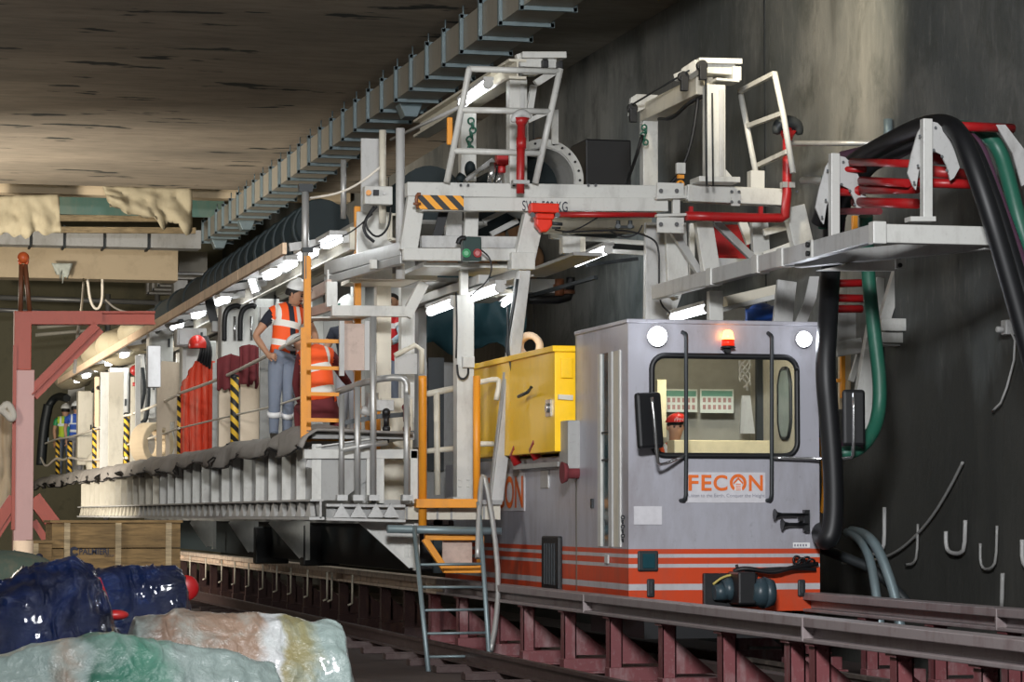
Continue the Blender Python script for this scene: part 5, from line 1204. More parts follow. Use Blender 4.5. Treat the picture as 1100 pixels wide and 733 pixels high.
MB().box((xb-.01, YX(590.5, xb), P(590, 437, 26.9).z), (.02, .2, .17)).cyl((xb-.01, YX(590.5, xb), P(590, 437, 26.9).z), (xb-.04, YX(590.5, xb), P(590, 437, 26.9).z), .05).build('lock', 'chrome', yb_o)
MB().bar((XL-.15, ybx0-.02, P(605, 426, 26.9).z), (XL+.0, ybx0-.02, P(618, 427, 26.9).z), .03, .05).build('latch', 'cream', yb_o)
MB().box((xb+.12, ybx0-.02, P(607, 395, 26.9).z), (.12, .02, .2)).build('vent_flap', 'yellow', yb_o, .006)
MB().box((XL-.02, (ybx0+YX(620, XL))/2-.02, P(606, 478, 26.9).z), (.2, .35, .48)).build('battery_box', 'grey', Lc, .01)
MB().box((XL-.05, YX(585, XL), P(585, 500, 27.9).z), (.12, 1.9, .05)).build('running_board', 'grey', Lc)
for px, py in ((556, 490), (577, 484)):
    y = YX(px, XL-.1); MB().tube([V((XL-.1, y, P(px, py+9, y).z)), V((XL-.14, y, P(px, py, y).z)), V((XL-.14, y-.15, P(px, py-8, y).z)), V((XL-.1, y-.35, P(px, py-4, y).z))], .05, 8).build('clamp_handle', 'red', Lc)
y = YX(611, XL-.1); c = V((XL, y, P(611, 508, y).z)); MB().cyl(c+V((.05,0,0)), c+V((-.12,0,0)), .06, n=16).cyl(c+V((-.12,0,0)), c+V((-.17,0,0)), .09, .11, 16).build('buffer', 'maroon', Lc)
y = YX(586, XL); MB().box((XL-.006, y, P(586, 515, y).z), (.02, .33, .19)).build('side_hatch', 'galv', Lc, .006)
y = YX(595, XL); MB().box((XL-.02, y, P(595, 605, y).z), (.06, .68, .55)).build('air_intake', 'black', Lc, .02)
mb = MB()
for k in range(5): mb.bar((XL-.055, y-.22+k*.1, P(595, 584, y).z), (XL-.055, y-.22+k*.1, P(595, 628, y).z), .02, .02)
mb.build('intake_grille', 'dark', Lc)
y = YX(653, XL); MB().box((XL-.012, y, P(653, 601, y).z), (.02, .13, .09)).build('side_lamp', 'lgrey', Lc, .01)
y = YX(637, XL); MB().box((XL-.012, y, P(637, 541, y).z), (.02, .06, .09)).build('side_button', 'dark', Lc, .004)
# lettering on the side (partly hidden by the raking strut)
ya, yb2 = YX(524, XL), YX(563, XL); zt1, zb1 = P(552, 511, 29).z, P(552, 546, 29).z
MB().box((XL-.004, (ya+yb2)/2, (zt1+zb1)/2), (.006, abs(ya-yb2)+.1, abs(zt1-zb1)+.06)).build('side_decal', 'decal', Lc)
text('FECON', 'side_lettering', 'orangetext', Lc, (XL-.01, ya, zb1), zt1-zb1, (0,-1,0), (0,0,1), .004, width=ya-yb2, bold=.02)

# ================================================================== HOSE RACK
HR = thing('hose_rack', 'white and red hose rack with curved saddle plates on the cantilever arm', 'rack', P(990, 245, 22.3))
def saddle(px, yt, yb_, Y, w_):
    MB().bar(P(px, yt, Y), P(px, yb_, Y), .085, .085).build('rack_post', 'white', HR, .006)
    k = w_
    pl = [(4, 2), (12, 4), (22, 14), (30, 33), (36, 52), (30, 63), (26, 66), (22, 50), (16, 38), (6, 33)]
    MB().prism([P(px+x*k, yt+y, Y) for x, y in pl], (0,.02,0)).build('saddle_plate', 'lgrey', HR)
    pl = [(-3, 5), (-9, 14), (-16, 38), (-20, 58), (-14, 72), (-11, 76), (-8, 56), (-3, 45)]
    MB().prism([P(px+x*k, yt+y, Y+.06) for x, y in pl], (0,.02,0)).build('saddle_plate', 'lgrey', HR)
    for x, y in ((10, 9), (8, 33), (17, 40), (22, 55), (-7, 18), (-9, 50), (-13, 68)): MB().cyl(P(px+x*k, yt+y, Y-.01), P(px+x*k, yt+y, Y-.03), .013, n=6).build('saddle_bolt', 'dark', HR)
saddle(896, 165, 263, 24.1, 1.0); saddle(995, 128, 238, 22.2, 1.0)
MB().bar(P(975, 236, 22.2), P(1002, 236, 22.2), .14, .04).build('rack_base', 'white', HR); MB().bar(P(884, 262, 24.1), P(908, 262, 24.1), .14, .04).build('rack_base', 'white', HR)
MB().prism([P(1070, 134, 22.4), P(1080, 134, 22.4), P(1100, 160, 22.4), P(1112, 190, 22.4), P(1098, 200, 22.4), P(1088, 165, 22.4)], (0,.02,0)).build('saddle_plate', 'lgrey', HR)
for (x0, y0_, x1, y1_, Y0, Y1, r) in ((1012, 135, 1088, 138, 22.3, 22.5, .042), (915, 174, 980, 176, 24.0, 22.6, .035), (925, 194, 975, 197, 24, 23, .038), (925, 204, 985, 203, 24.1, 23, .042), (918, 217, 985, 219, 24.2, 23.2, .045), (984, 196, 1044, 198, 22.5, 22.3, .042), (900, 227, 945, 227, 24.3, 23.6, .032), (1002, 184, 1040, 188, 22.6, 22.6, .05), (895, 182, 930, 182, 24.2, 24.0, .03), (896, 205, 925, 205, 24.3, 24.1, .05), (1000, 170, 1025, 172, 22.7, 22.6, .05)):
    MB().cyl(P(x0, y0_, Y0), P(x1, y1_, Y1), r, n=12).build('roller', 'red' if r != .032 else 'maroon', HR)
for (x0, y0_, x1, y1_) in ((888, 305, 930, 304), (888, 320, 930, 321), (888, 332, 926, 332)): MB().cyl(P(x0, y0_, 26.3), P(x1, y1_, 26.3), .040, n=12).build('roller', 'red', HR)
MB().tube([P(862, 194, 26), P(885, 194, 25), P(900, 196, 24.6)], .035, 8).build('rack_rail', 'white', HR)
def hose(pts, r, mat, label, name='hose', n=14):
    pts = [(a, b, c+(.42 if a < 1025 else .2)) if 'arching' in label or 'between the two' in label else (a, b, c) for a, b, c in pts]
    return tag(MB().tube([P(*p) for p in pts], r, n, 3).build(name, mat), label, 'hose')
hose([(880, 240, 24.6), (893, 205, 24.4), (912, 176, 24), (950, 155, 23.2), (985, 137, 22.5), (1012, 131, 22.0), (1030, 140, 21.8), (1045, 175, 21.6), (1062, 225, 21.5), (1080, 285, 21.5), (1097, 345, 21.5), (1112, 400, 21.5), (1135, 520, 21.6), (1150, 640, 22)], .085, 'black', 'thick black hose, leftmost of those arching over the front saddle')
hose([(893, 250, 24.7), (912, 205, 24.4), (940, 170, 23.6), (985, 150, 22.8), (1018, 140, 22.2), (1040, 150, 22.0), (1056, 185, 21.8), (1074, 235, 21.7), (1094, 300, 21.7), (1112, 350, 21.7), (1140, 470, 21.8), (1158, 620, 22)], .075, 'black', 'thick black hose, second of those arching over the front saddle')
hose([(930, 182, 23.9), (965, 165, 23.4), (1000, 145, 22.7), (1030, 140, 22.4), (1052, 155, 22.2), (1064, 190, 22.1), (1080, 235, 22.0), (1100, 290, 22.0), (1112, 320, 22.0), (1145, 440, 22), (1165, 620, 22)], .055, 'mauvehose', 'dark mauve hose arching over the front saddle')
hose([(1000, 142, 22.9), (1030, 136, 22.7), (1058, 142, 22.5), (1074, 160, 22.5), (1084, 195, 22.4), (1095, 240, 22.3), (1112, 290, 22.3), (1150, 420, 22.3), (1172, 620, 22.3)], .07, 'greenhose', 'green hose, rightmost of those arching over the front saddle')
hose([(905, 168, 24.2), (940, 160, 23.6), (985, 145, 22.9), (1020, 134, 22.6)], .05, 'mauvehose', 'dark hose lying on top between the two saddles')
hose([(893, 205, 25.0), (895, 240, 25.1), (892, 290, 25.2), (889, 350, 24.7), (886, 400, 24.6), (891, 450, 24.6), (896, 520, 24.6), (895, 570, 24.6), (886, 585, 24.6), (878, 560, 25.4)], .095, 'black', 'thickest black hose dropping past the right edge of the cab and looping at its foot')
hose([(905, 210, 25.3), (900, 260, 25.4), (893, 330, 25.4), (884, 400, 25.5), (886, 455, 25.4), (896, 478, 25.2), (912, 484, 25.0), (925, 480, 25)], .055, 'mauvehose', 'dark mauve hose behind the thickest black hose at the cab edge')
hose([(888, 190, 24.9), (884, 215, 25), (884, 245, 25.1)], .05, 'greenhose', 'short green hose left of the rear saddle post')
hose([(930, 232, 25.0), (932, 290, 25.2), (938, 350, 25.2), (945, 405, 25.2), (945, 440, 25.2), (938, 465, 25.1), (922, 484, 25.0), (903, 488, 25.0), (888, 486, 25.2)], .068, 'greenhose', 'green hose hanging in a long loop right of the cab')
hose([(884, 470, 25.7), (888, 520, 25.7), (884, 560, 25.8)], .04, 'orange', 'thin orange hose behind the black hose at the cab edge')

tag(MB().box(P(48, 469, 72)).build('x', 'paper') if False else MB().box(P(48, 469, 72), (.2, .05, .28)).build('pale_sign', plain('painted_lit_panel', (.6,.75,.85), .5), None, .01), 'small pale blue panel in the dark left of the far workers', 'panel')  # pale blue colour stands in for the glow of a lit sign
# ================================================================== PEOPLE
def smooth_mesh(name, verts, edges, radii, root, levels=2):
    me = bpy.data.meshes.new(name); me.from_pydata([tuple(v) for v in verts], edges, []); o = bpy.data.objects.new(name, me); C.objects.link(o)
    sk = o.modifiers.new('skin', 'SKIN'); sk.use_smooth_shade = True
    for i, d in enumerate(me.skin_vertices[0].data): d.radius = (radii[i], radii[i]); d.use_root = (i == root)
    ss = o.modifiers.new('sub', 'SUBSURF'); ss.levels = ss.render_levels = levels
    bpy.context.view_layer.update()
    out = bpy.data.meshes.new_from_object(o.evaluated_get(bpy.context.evaluated_depsgraph_get()))
    bpy.data.objects.remove(o); bpy.data.meshes.remove(me); return out
def m_vest(name, base, band, side=None, bands=((.18,.30),(.55,.67)), shoulder=True):
    m, nt, b = new_mat(name)
    at = N(nt, 'ShaderNodeAttribute'); at.attribute_name = 'along'; lat = N(nt, 'ShaderNodeAttribute'); lat.attribute_name = 'lateral'
    def inb(src, lo, hi):
        a = N(nt, 'ShaderNodeMath', operation='GREATER_THAN'); nt.links.new(src, a.inputs[0]); a.inputs[1].default_value = lo
        c = N(nt, 'ShaderNodeMath', operation='LESS_THAN'); nt.links.new(src, c.inputs[0]); c.inputs[1].default_value = hi
        d = N(nt, 'ShaderNodeMath', operation='MULTIPLY'); nt.links.new(a.outputs[0], d.inputs[0]); nt.links.new(c.outputs[0], d.inputs[1]); return d.outputs[0]
    c = base
    if side: c = mixc(nt, inb(lat.outputs['Fac'], *side[0]), base, side[1])
    for lo, hi in bands: c = mixc(nt, inb(at.outputs['Fac'], lo, hi), c, band)
    if shoulder:
        ab = N(nt, 'ShaderNodeMath', operation='ABSOLUTE'); nt.links.new(lat.outputs['Fac'], ab.inputs[0])
        up_ = N(nt, 'ShaderNodeMath', operation='GREATER_THAN'); nt.links.new(at.outputs['Fac'], up_.inputs[0]); up_.inputs[1].default_value = bands[-1][1]-.02 if bands else 0
        mm = N(nt, 'ShaderNodeMath', operation='MULTIPLY'); nt.links.new(inb(ab.outputs[0], .085, .125), mm.inputs[0]); nt.links.new(up_.outputs[0], mm.inputs[1])
        c = mixc(nt, mm.outputs[0], c, band)
    if isinstance(c, tuple): b.inputs['Base Color'].default_value = (*c, 1)
    else: nt.links.new(c, b.inputs['Base Color'])
    b.inputs['Roughness'].default_value = .7; return m
V_OR = m_vest('orange_vest_fabric', (.90,.10,.012), (.75,.73,.68))
V_OP = m_vest('open_orange_vest_fabric', (.90,.10,.012), (.75,.73,.68), side=((-.005,.055), (.012,.014,.025)))
V_LIME = m_vest('lime_vest_fabric', (.45,.62,.04), (.7,.8,.8), side=((-.02, .5), (.02,.35,.30)), bands=((.60,.72),))
V_BLUE = m_vest('blue_vest_fabric', (.03,.10,.48), (.7,.75,.8), side=((.06, .5), (.45,.6,.05)), bands=((.25,.36),(.60,.66)))
V_RED = m_vest('red_vest_fabric', (.55,.01,.015), (.7,.7,.7), bands=((.7,.8),), shoulder=False)
def person(base, J, label, vest=None, shirt='navy', pants='jeans', helmet='helmetwhite', face=(0,-1,0), scale=1.0, sleeves=.45, group=None, fingers=True, cuff_bands=False, vest_open=False, boots=True, hands=None, logo=None):
    """J: joints relative to base: pelvis, waist, chest, neck, head, sh/el/wr/ha L R, hip/kn/an/to L R (L = camera left)"""
    base = V(base); J = {k: base+V(v) for k, v in J.items()}; s = scale
    t = thing('person', label, 'person', base, group)
    vs, ed, rd, reg = [], [], [], []
    def add(p, r, par, rg): vs.append(V(p)); rd.append(r*s); reg.append(rg); 
    def node(p, r, par=None, rg='torso'):
        vs.append(V(p)); rd.append(r*s); reg.append(rg); i = len(vs)-1
        if par is not None: ed.append((par, i))
        return i
    pe = node(J['pelvis'], .135); wa = node(J['waist'], .125, pe); ch = node(J['chest'], .155, wa); uc = node(J['chest'].lerp(J['neck'], .6), .125, ch)
    nk = node(J['neck'], .06, uc, 'neck'); up_ = (J['head']-J['neck']).normalized(); fd = V(face).normalized(); hd = J['head']
    j1 = node(hd-up_*.075*s+fd*.016*s, .080, nk, 'head'); j2 = node(hd, .102, j1, 'head'); j3 = node(hd+up_*.075*s-fd*.01*s, .084, j2, 'head')
    for sd in 'LR':
        sh = node(J['sh'+sd], .072, uc, 'sleeve'); m1 = node(J['sh'+sd].lerp(J['el'+sd], .5), .055, sh, 'sleeve'); el = node(J['el'+sd], .043, m1, 'arm')
        m2 = node(J['el'+sd].lerp(J['wr'+sd], .4), .042, el, 'arm'); wr = node(J['wr'+sd], .029, m2, 'arm')
        hdv = (J['ha'+sd]-J['wr'+sd]); L = hdv.normalized(); pm = node(J['wr'+sd]+L*.05*s, .036, wr, 'hand'); 
        if fingers:
            side_ = L.cross(fd).normalized(); 
            if side_.length < .1: side_ = V((1,0,0))
            palmn = side_.cross(L).normalized(); k2 = node(J['wr'+sd]+L*.085*s, .034, pm, 'hand')
            for q, (o_, ln) in enumerate(((-.033, .068), (-.011, .08), (.011, .074), (.033, .058))):
                f0 = node(J['wr'+sd]+L*.105*s+side_*o_*s, .0105, k2, 'hand'); f1 = node(vs[f0]+L*ln*.5*s-palmn*.012*s, .0095, f0, 'hand'); node(vs[f1]+L*ln*.35*s-palmn*.03*s, .008, f1, 'hand')
            th = node(J['wr'+sd]+L*.045*s+side_*-.045*s, .012, pm, 'hand'); node(vs[th]+L*.04*s-side_*.012*s-palmn*.015*s, .010, th, 'hand')
        h = node(J['hip'+sd], .098, pe, 'leg'); m3 = node(J['hip'+sd].lerp(J['kn'+sd], .5), .083, h, 'leg'); kn = node(J['kn'+sd], .062, m3, 'leg')
        m4 = node(J['kn'+sd].lerp(J['an'+sd], .35), .060, kn, 'leg'); an = node(J['an'+sd], .042, m4, 'foot'); fm = node(J['an'+sd].lerp(J['to'+sd], .5)+V((0,0,-.02*s)), .042, an, 'foot'); node(J['to'+sd], .036, fm, 'foot')
    me = smooth_mesh('body', vs, ed, rd, pe, 2)
    # nearest bone for every vertex
    bones = [(a, b, reg[b]) for a, b in ed]
    ax = (J['neck']-J['pelvis']); Lx = ax.length; axn = ax/Lx; latv = (J['shR']-J['shL']).normalized()
    info = []
    for v in me.vertices:
        p = v.co; best = None
        for a, b, rg in bones:
            A, B = vs[a], vs[b]; d = B-A; tt = max(0, min(1, (p-A).dot(d)/max(d.length_squared, 1e-9))); q = (p-(A+d*tt)).length/(rd[a]*(1-tt)+rd[b]*tt)
            if best is None or q < best[0]: best = (q, rg, tt, a, b)
        info.append((best[1], (p-J['pelvis']).dot(axn)/Lx, (p-(J['chest'])).dot(latv)/s))
    nv = len(me.vertices); nrm = [v.normal.copy() for v in me.vertices]
    bare = M['skin']; me.materials.clear(); me.materials.append(bare)
    o = bpy.data.objects.new('body', me); C.objects.link(o); o.parent = t; WL[o.name] = base.copy()
    def garment(name, mat, pred, infl):
        bm = bmesh.new(); bm.from_mesh(me); bm.verts.ensure_lookup_table()
        al = bm.verts.layers.float.new('along'); la = bm.verts.layers.float.new('lateral')
        for i, v in enumerate(bm.verts): v[al] = info[i][1]; v[la] = info[i][2]; v.co += nrm[i]*infl*s
        kill = [f for f in bm.faces if not all(pred(*info[v.index], v.index) for v in f.verts)]
        bmesh.ops.delete(bm, geom=kill, context='FACES'); bm.faces.index_update(); bm.faces.ensure_lookup_table()
        seen = set(); comps = []
        for f in bm.faces:
            if f.index in seen: continue
            st = [f]; comp = []; seen.add(f.index)
            while st:
                q = st.pop(); comp.append(q)
                for e in q.edges:
                    for h in e.link_faces:
                        if h.index not in seen: seen.add(h.index); st.append(h)
            comps.append(comp)
        if comps:
            big = max(len(c) for c in comps); bad = [f for c in comps if len(c) < big*.45 for f in c]
            if bad: bmesh.ops.delete(bm, geom=bad, context='FACES')
        bmesh.ops.delete(bm, geom=[v for v in bm.verts if not v.link_faces], context='VERTS')
        for v in bm.verts: v.co -= base
        g = bpy.data.meshes.new(name); bm.to_mesh(g); bm.free(); g.materials.append(mat if not isinstance(mat, str) else M[mat])
        for p in g.polygons: p.use_smooth = True
        og = bpy.data.objects.new(name, g); C.objects.link(og); og.parent = t; WL[og.name] = base.copy()
        so = og.modifiers.new('solid', 'SOLIDIFY'); so.thickness = .006*s; return og
    garment('shirt', shirt, lambda rg, al, la, i: rg in ('torso', 'sleeve') or (rg == 'arm' and sleeves > .6) or (rg == 'neck' and al < 1.02), .006)
    garment('trousers', pants, lambda rg, al, la, i: rg == 'leg' or (rg == 'torso' and al < .22) or (rg == 'foot' and me.vertices[i].co.z > (min(J['anL'].z, J['anR'].z)-.0*s)), .012)
    if boots: garment('boots', 'boot', lambda rg, al, la, i: rg == 'foot', .008)
    if vest: garment('vest', vest, lambda rg, al, la, i: rg == 'torso' and al > .02 or (rg == 'sleeve' and abs(la) < .19 and al > .5), .022)
    if cuff_bands:
        for sd in 'LR':
            A, B = J['kn'+sd], J['an'+sd]; c = A.lerp(B, .45); d = (B-A).normalized(); mb = MB(); mb.cyl(c-d*.03*s, c+d*.03*s, .083*s, n=16); mb.build('reflective_band', 'whiteink', t)
    bm = bmesh.new(); bm.from_mesh(me); bmesh.ops.delete(bm, geom=[v for v in bm.verts if not v.link_faces], context='VERTS'); bm.to_mesh(me); bm.free()
    for v in me.vertices: v.co -= base
    # face
    rt = fd.cross(up_).normalized()
    mb = MB()
    for q in (-1, 1): mb.ball(hd+fd*.092*s+rt*.034*q*s-up_*.004*s, .014*s, 1, .7, .7, 8, 6)
    mb.build('eyes', 'black', t); mb = MB()
    mb.prism([hd+fd*.094*s+up_*.005*s, hd+fd*.085*s-up_*.042*s+rt*.017*s, hd+fd*.085*s-up_*.042*s-rt*.017*s], fd*.02*s); mb.build('nose', 'skin', t)
    mb = MB(); mb.bar(hd+fd*.088*s-up_*.068*s-rt*.028*s, hd+fd*.088*s-up_*.068*s+rt*.028*s, .02*s, .012*s); mb.build('mouth', 'maroon', t)
    mb = MB()
    for q in (-1, 1): mb.bar(hd+fd*.092*s+rt*.05*q*s+up_*.02*s, hd+fd*.096*s+rt*.014*q*s+up_*.022*s, .010*s, .008*s)
    mb.build('eyebrows', 'hair', t); mb = MB()
    for q in (-1, 1): mb.ball(hd+rt*.092*q*s-up_*.01*s, .028*s, .5, .8, 1.1, 10, 8)
    mb.build('ears', 'skin', t)
    Rm = Matrix((rt, -fd, up_)).transposed()
    mb = MB(); mb.ball(hd-fd*.034*s+up_*.012*s, .103*s, .98, 1.0, 1.0, 16, 10, z0=-.35, rot=Rm); mb.build('hair', 'hair', t)
    if helmet:
        mb = MB(); c = hd+up_*.062*s
        mb.ball(c, .135*s, .92, 1.08, .98, 20, 10, z0=0, rot=Rm)
        mb.ball(c+fd*.02*s+up_*.008*s, .135*s, 1.0, 1.15, .08, 20, 4, z0=-1, rot=Rm); mb.bar(c+up_*.125*s-fd*.07*s, c+up_*.128*s+fd*.07*s, .03*s, .015*s)
        hm = mb.build('helmet', helmet, t)
        if logo: text(logo, 'helmet_letters', 'whiteink', hm, hd+up_*.085*s+fd*.137*s-rt*-.05*s, .04*s, -rt if False else rt*-1, up_, .01, width=.1*s)
        else: MB().ball(c+fd*.135*s+up_*.05*s+rt*.03*s, .02*s, 1, .4, 1, 8, 6).build('helmet_badge', 'greenhose', hm)
    return t
def px_off(px, py, Y, base): return P(px, py, Y)-base
# standing worker with hand on hip
b0 = P(305, 470, 31.6); b0.z = ZD+.03
def j(px, py, Y=31.6): return P(px, py, Y)-b0
person(b0, dict(pelvis=j(303, 383), waist=j(305, 368), chest=j(308, 348), neck=j(314, 328), head=j(318.5, 316, 31.55),
    shL=j(292, 337, 31.65), elL=j(274, 361, 31.6), wrL=j(288, 381, 31.4), haL=j(297, 384, 31.3), shR=j(326, 337, 31.7), elR=j(338, 359, 31.7), wrR=j(342, 381, 31.5), haR=j(343, 390, 31.45),
    hipL=j(297, 388), knL=j(295, 428, 31.5), anL=j(294, 466, 31.6), toL=j(296, 470, 31.35), hipR=j(311, 388), knR=j(310, 428, 31.5), anR=j(308, 467, 31.7), toR=j(312, 471, 31.45)),
    'standing worker in white helmet and orange vest, hand on hip, looking to the right', V_OP, 'navy', 'jeans', 'helmetwhite', (.75, -.6, -.25), sleeves=.4, cuff_bands=True)
# bending worker seen from the back
b1 = P(345, 470, 30.6); b1.z = ZD+.03
def j(px, py, Y=30.6): return P(px, py, Y)-b1
person(b1, dict(pelvis=j(346, 437, 30.5), waist=j(345, 420, 30.45), chest=j(342, 396, 30.5), neck=j(333, 374, 30.6), head=j(324, 369, 30.75),
    shL=j(324, 385, 30.6), elL=j(318, 412, 30.8), wrL=j(322, 432, 31.0), haL=j(325, 440, 31.1), shR=j(356, 382, 30.6), elR=j(368, 404, 30.8), wrR=j(376, 414, 31.0), haR=j(381, 416, 31.1),
    hipL=j(336, 442, 30.5), knL=j(322, 438, 31.0), anL=j(322, 464, 30.7), toL=j(320, 470, 30.95), hipR=j(355, 443, 30.5), knR=j(362, 446, 31.0), anR=j(358, 467, 30.75), toR=j(361, 471, 30.95)),
    'crouching worker in an orange vest seen from behind, white helmet down, by the orange gate', V_OR, 'maroon', 'maroon', 'helmetwhite', (-.45, .6, -.5), sleeves=1, cuff_bands=False)
# person with red vest partly hidden
b2 = P(425, 480, 33.0); b2.z = 1.95
def j(px, py, Y=33): return P(px, py, Y)-b2
person(b2, dict(pelvis=j(419, 392), waist=j(419, 378), chest=j(420, 358), neck=j(421, 338), head=j(420, 325),
    shL=j(406, 345), elL=j(402, 368), wrL=j(408, 386), haL=j(411, 392), shR=j(430, 346, 32.9), elR=j(432, 361, 32.6), wrR=j(421, 368, 32.4), haR=j(414, 369, 32.4),
    hipL=j(413, 396), knL=j(413, 430), anL=j(413, 464), toL=j(413, 469, 32.8), hipR=j(424, 396), knR=j(425, 430), anR=j(426, 464), toR=j(427, 469, 32.8)),
    'person in red vest over pale blue sleeves, head hidden behind the white gantry beam', V_RED, 'palecloth', 'jeans', None, (-.5, -.8, 0), sleeves=1)
# helmet of another worker behind the orange post
b3 = P(372, 470, 34); b3.z = ZD+.03
def j(px, py, Y=34): return P(px, py, Y)-b3
person(b3, dict(pelvis=j(374, 402), waist=j(374, 388), chest=j(374, 368), neck=j(374, 350), head=j(373, 334),
    shL=j(358, 357), elL=j(350, 376), wrL=j(340, 388, 33.7), haL=j(336, 392, 33.6), shR=j(390, 357), elR=j(393, 380), wrR=j(384, 392, 33.7), haR=j(380, 396, 33.6),
    hipL=j(368, 406), knL=j(368, 434), anL=j(368, 462), toL=j(368, 466, 33.8), hipR=j(380, 406), knR=j(380, 434), anR=j(380, 462), toR=j(380, 466, 33.8)),
    'worker with a white helmet mostly hidden behind the basket frame and cover board', None, 'navy', 'greypants', 'helmetwhite', (-.6, -.7, -.3), sleeves=.4)
# two far workers
for (cx, Y, vest, shirt, pants, lab, fc) in ((69, 68.5, V_LIME, 'green', 'jeans', 'far worker in lime and teal vest seen from behind, left of the pair', (.2, 1, 0)), (81, 67.0, V_BLUE, 'bluecloth', 'greypants', 'far worker in blue vest with white helmet, right of the pair, arm raised', (.9, .3, 0))):
    bb = P(cx, 513, Y); bb.z = ZD+.03
    right = cx > 75
    J = dict(pelvis=(0,0,.93), waist=(0,0,1.06), chest=(.0,0,1.26), neck=(.01,.0,1.46), head=(.02,.02,1.62), shL=(-.2,0,1.40), elL=(-.25,.02,1.14), wrL=(-.22,.0,.9), haL=(-.22,0,.8),
        shR=(.2,0,1.40), elR=((.42,-.05,1.28) if right else (.25,.1,1.15)), wrR=((.40,-.08,1.52) if right else (.3,.25,1.0)), haR=((.36,-.08,1.6) if right else (.32,.3,.95)),
        hipL=(-.09,0,.88), knL=(-.10,.0,.5), anL=(-.10,.02,.09), toL=(-.1,.18,.04), hipR=(.09,0,.88), knR=(.10,-.0,.5), anR=(.10,.02,.09), toR=(.1,.18,.04))
    person(bb, J, lab, vest, shirt, pants, 'helmetwhite', fc, sleeves=.4, fingers=True)
# driver
bd = P(728, 560, 25.75); bd.z = 1.25
def j(px, py, Y=25.75): return P(px, py, Y)-bd
person(bd, dict(pelvis=j(722, 535, 26.0), waist=j(722, 522, 25.95), chest=j(721, 507, 25.85), neck=j(724, 478, 25.76), head=j(726.0, 458.5, 25.62),
    shL=j(704, 489, 25.8), elL=j(699, 512, 25.7), wrL=j(712, 520, 25.5), haL=j(720, 520, 25.4), shR=j(740, 490, 25.8), elR=j(748, 512, 25.7), wrR=j(742, 518, 25.5), haR=j(740, 515, 25.4),
    hipL=j(713, 538, 26.0), knL=j(712, 538, 25.6), anL=j(712, 575, 25.6), toL=j(712, 580, 25.45), hipR=j(731, 538, 26.0), knR=j(733, 538, 25.6), anR=j(733, 575, 25.6), toR=j(733, 580, 25.45)),
    'locomotive driver in red helmet and orange vest looking out through the windscreen', V_OR, 'navy', 'jeans', 'helmetred', (-.12, -1, -.02), scale=.86, sleeves=.4, logo='FPN')
t = MB().box(P(724, 541, 26.05), (.45, .4, .08)).box(P(724, 520, 26.3), (.42, .08, .5)).bar(P(724, 545, 26.05), P(724, 585, 26.05), .1, .1)
tag(t.build('driver_seat', 'black', None, .02), 'black driver seat behind the driver inside the cab', 'seat')
tag(MB().cyl(P(331, 343, 30.9), P(331, 355, 30.9), .055, n=14).cyl(P(331, 355, 30.9), P(331, 358, 30.9), .06, n=14).build('flask', 'bluecloth'), 'blue bottle standing between the standing worker and the cover board', 'bottle') if False else None

# ================================================================== LADDER
ld = thing('access_ladder', 'grey steel tube ladder leaning from the front platform down to the ground', 'ladder', P(490, 733, 28.4))
def lp(px, py): return P(px, py, 28.75-(py-560)*.004)
MB().tube([lp(445, 566), lp(464, 760)], .026, 8).build('stile', 'ductdark', ld); MB().tube([lp(514, 540), lp(520, 620), lp(529, 760)], .026, 8).build('stile', 'ductdark', ld)
for yl, yr in ((607, 606), (631, 631), (656, 655), (681, 680), (706, 705), (731, 730)):
    x0 = 445+(yl-566)*19/194; x1 = 516+(yr-560)*.075; MB().tube([lp(x0, yl), lp(x1, yr)], .015, 8).build('rung', 'ductdark', ld)
MB().tube([lp(513, 600), lp(514, 560), lp(517, 515), lp(519, 511), lp(522, 516), lp(531, 570), lp(536, 625), lp(533, 670), lp(527, 700)], .029, 8, 1).build('grab_rail', 'galv', ld)

# ================================================================== CRATES AND PILES (foreground left)
def crate(x0, x1, yt, z0, Y, dep, label, battens, letters=False, mat='crate'):
    a, b = P(x0, yt, Y), P(x1, yt, Y); t = thing('wooden_crate', label, 'crate', ((a.x+b.x)/2, Y+dep/2, z0)); n = 5; H = a.z-z0
    for k in range(n):
        MB().box(((a.x+b.x)/2, Y+dep/2, z0+H*(k+.5)/n), (b.x-a.x, dep, H/n-.008)).build('plank', mat, t, .004)
    for px in battens: MB().box((P(px, yt, Y).x, Y-.02, z0+H/2), (.055, .04, H)).build('batten', 'cratelt', t, .004)
    MB().box(((a.x+b.x)/2, Y+dep/2, a.z+.012), (b.x-a.x+.04, dep+.04, .025)).build('lid', mat, t, .004)
    if letters:
        text('PALMIERI', 'crate_lettering', 'blackink', t, P(85, 596, Y)+V((0,-.006,0)), .055, (1,0,0), (0,0,1), .004, width=.27, bold=.02)
        text('GROUP', 'crate_lettering', 'blackink', t, P(112, 598.5, Y)+V((0,-.006,0)), .02, (1,0,0), (0,0,1), .004, width=.09)
        mb = MB(); c = P(80, 593, Y)+V((0,-.01,0)); L_ = []
        for k in range(25):
            q = math.radians(30+k*300/24); d = V((math.cos(q), 0, math.sin(q))); L_.append((mb.bm.verts.new(c+d*.02), mb.bm.verts.new(c+d*(.038+.012*math.sin(q/2)))))
        for A, B in zip(L_, L_[1:]): mb.bm.faces.new((A[0], A[1], B[1], B[0]))
        mb.build('crate_mark', 'blackink', t)
    return t
crate(56, 194, 562, .35, 26, .8, 'long wooden crate with black PALMIERI lettering', (72, 127, 181), True)
crate(36, 56, 584, .35, 25.6, .7, 'small wooden crate standing left of the lettered crate', (38,))
tag(MB().cyl(P(25, 600, 25.4)+V((0,0,-.5)), P(25, 581, 25.4), .09, n=14).build('timber_log', 'wood'), 'short round log end left of the small crate', 'log')
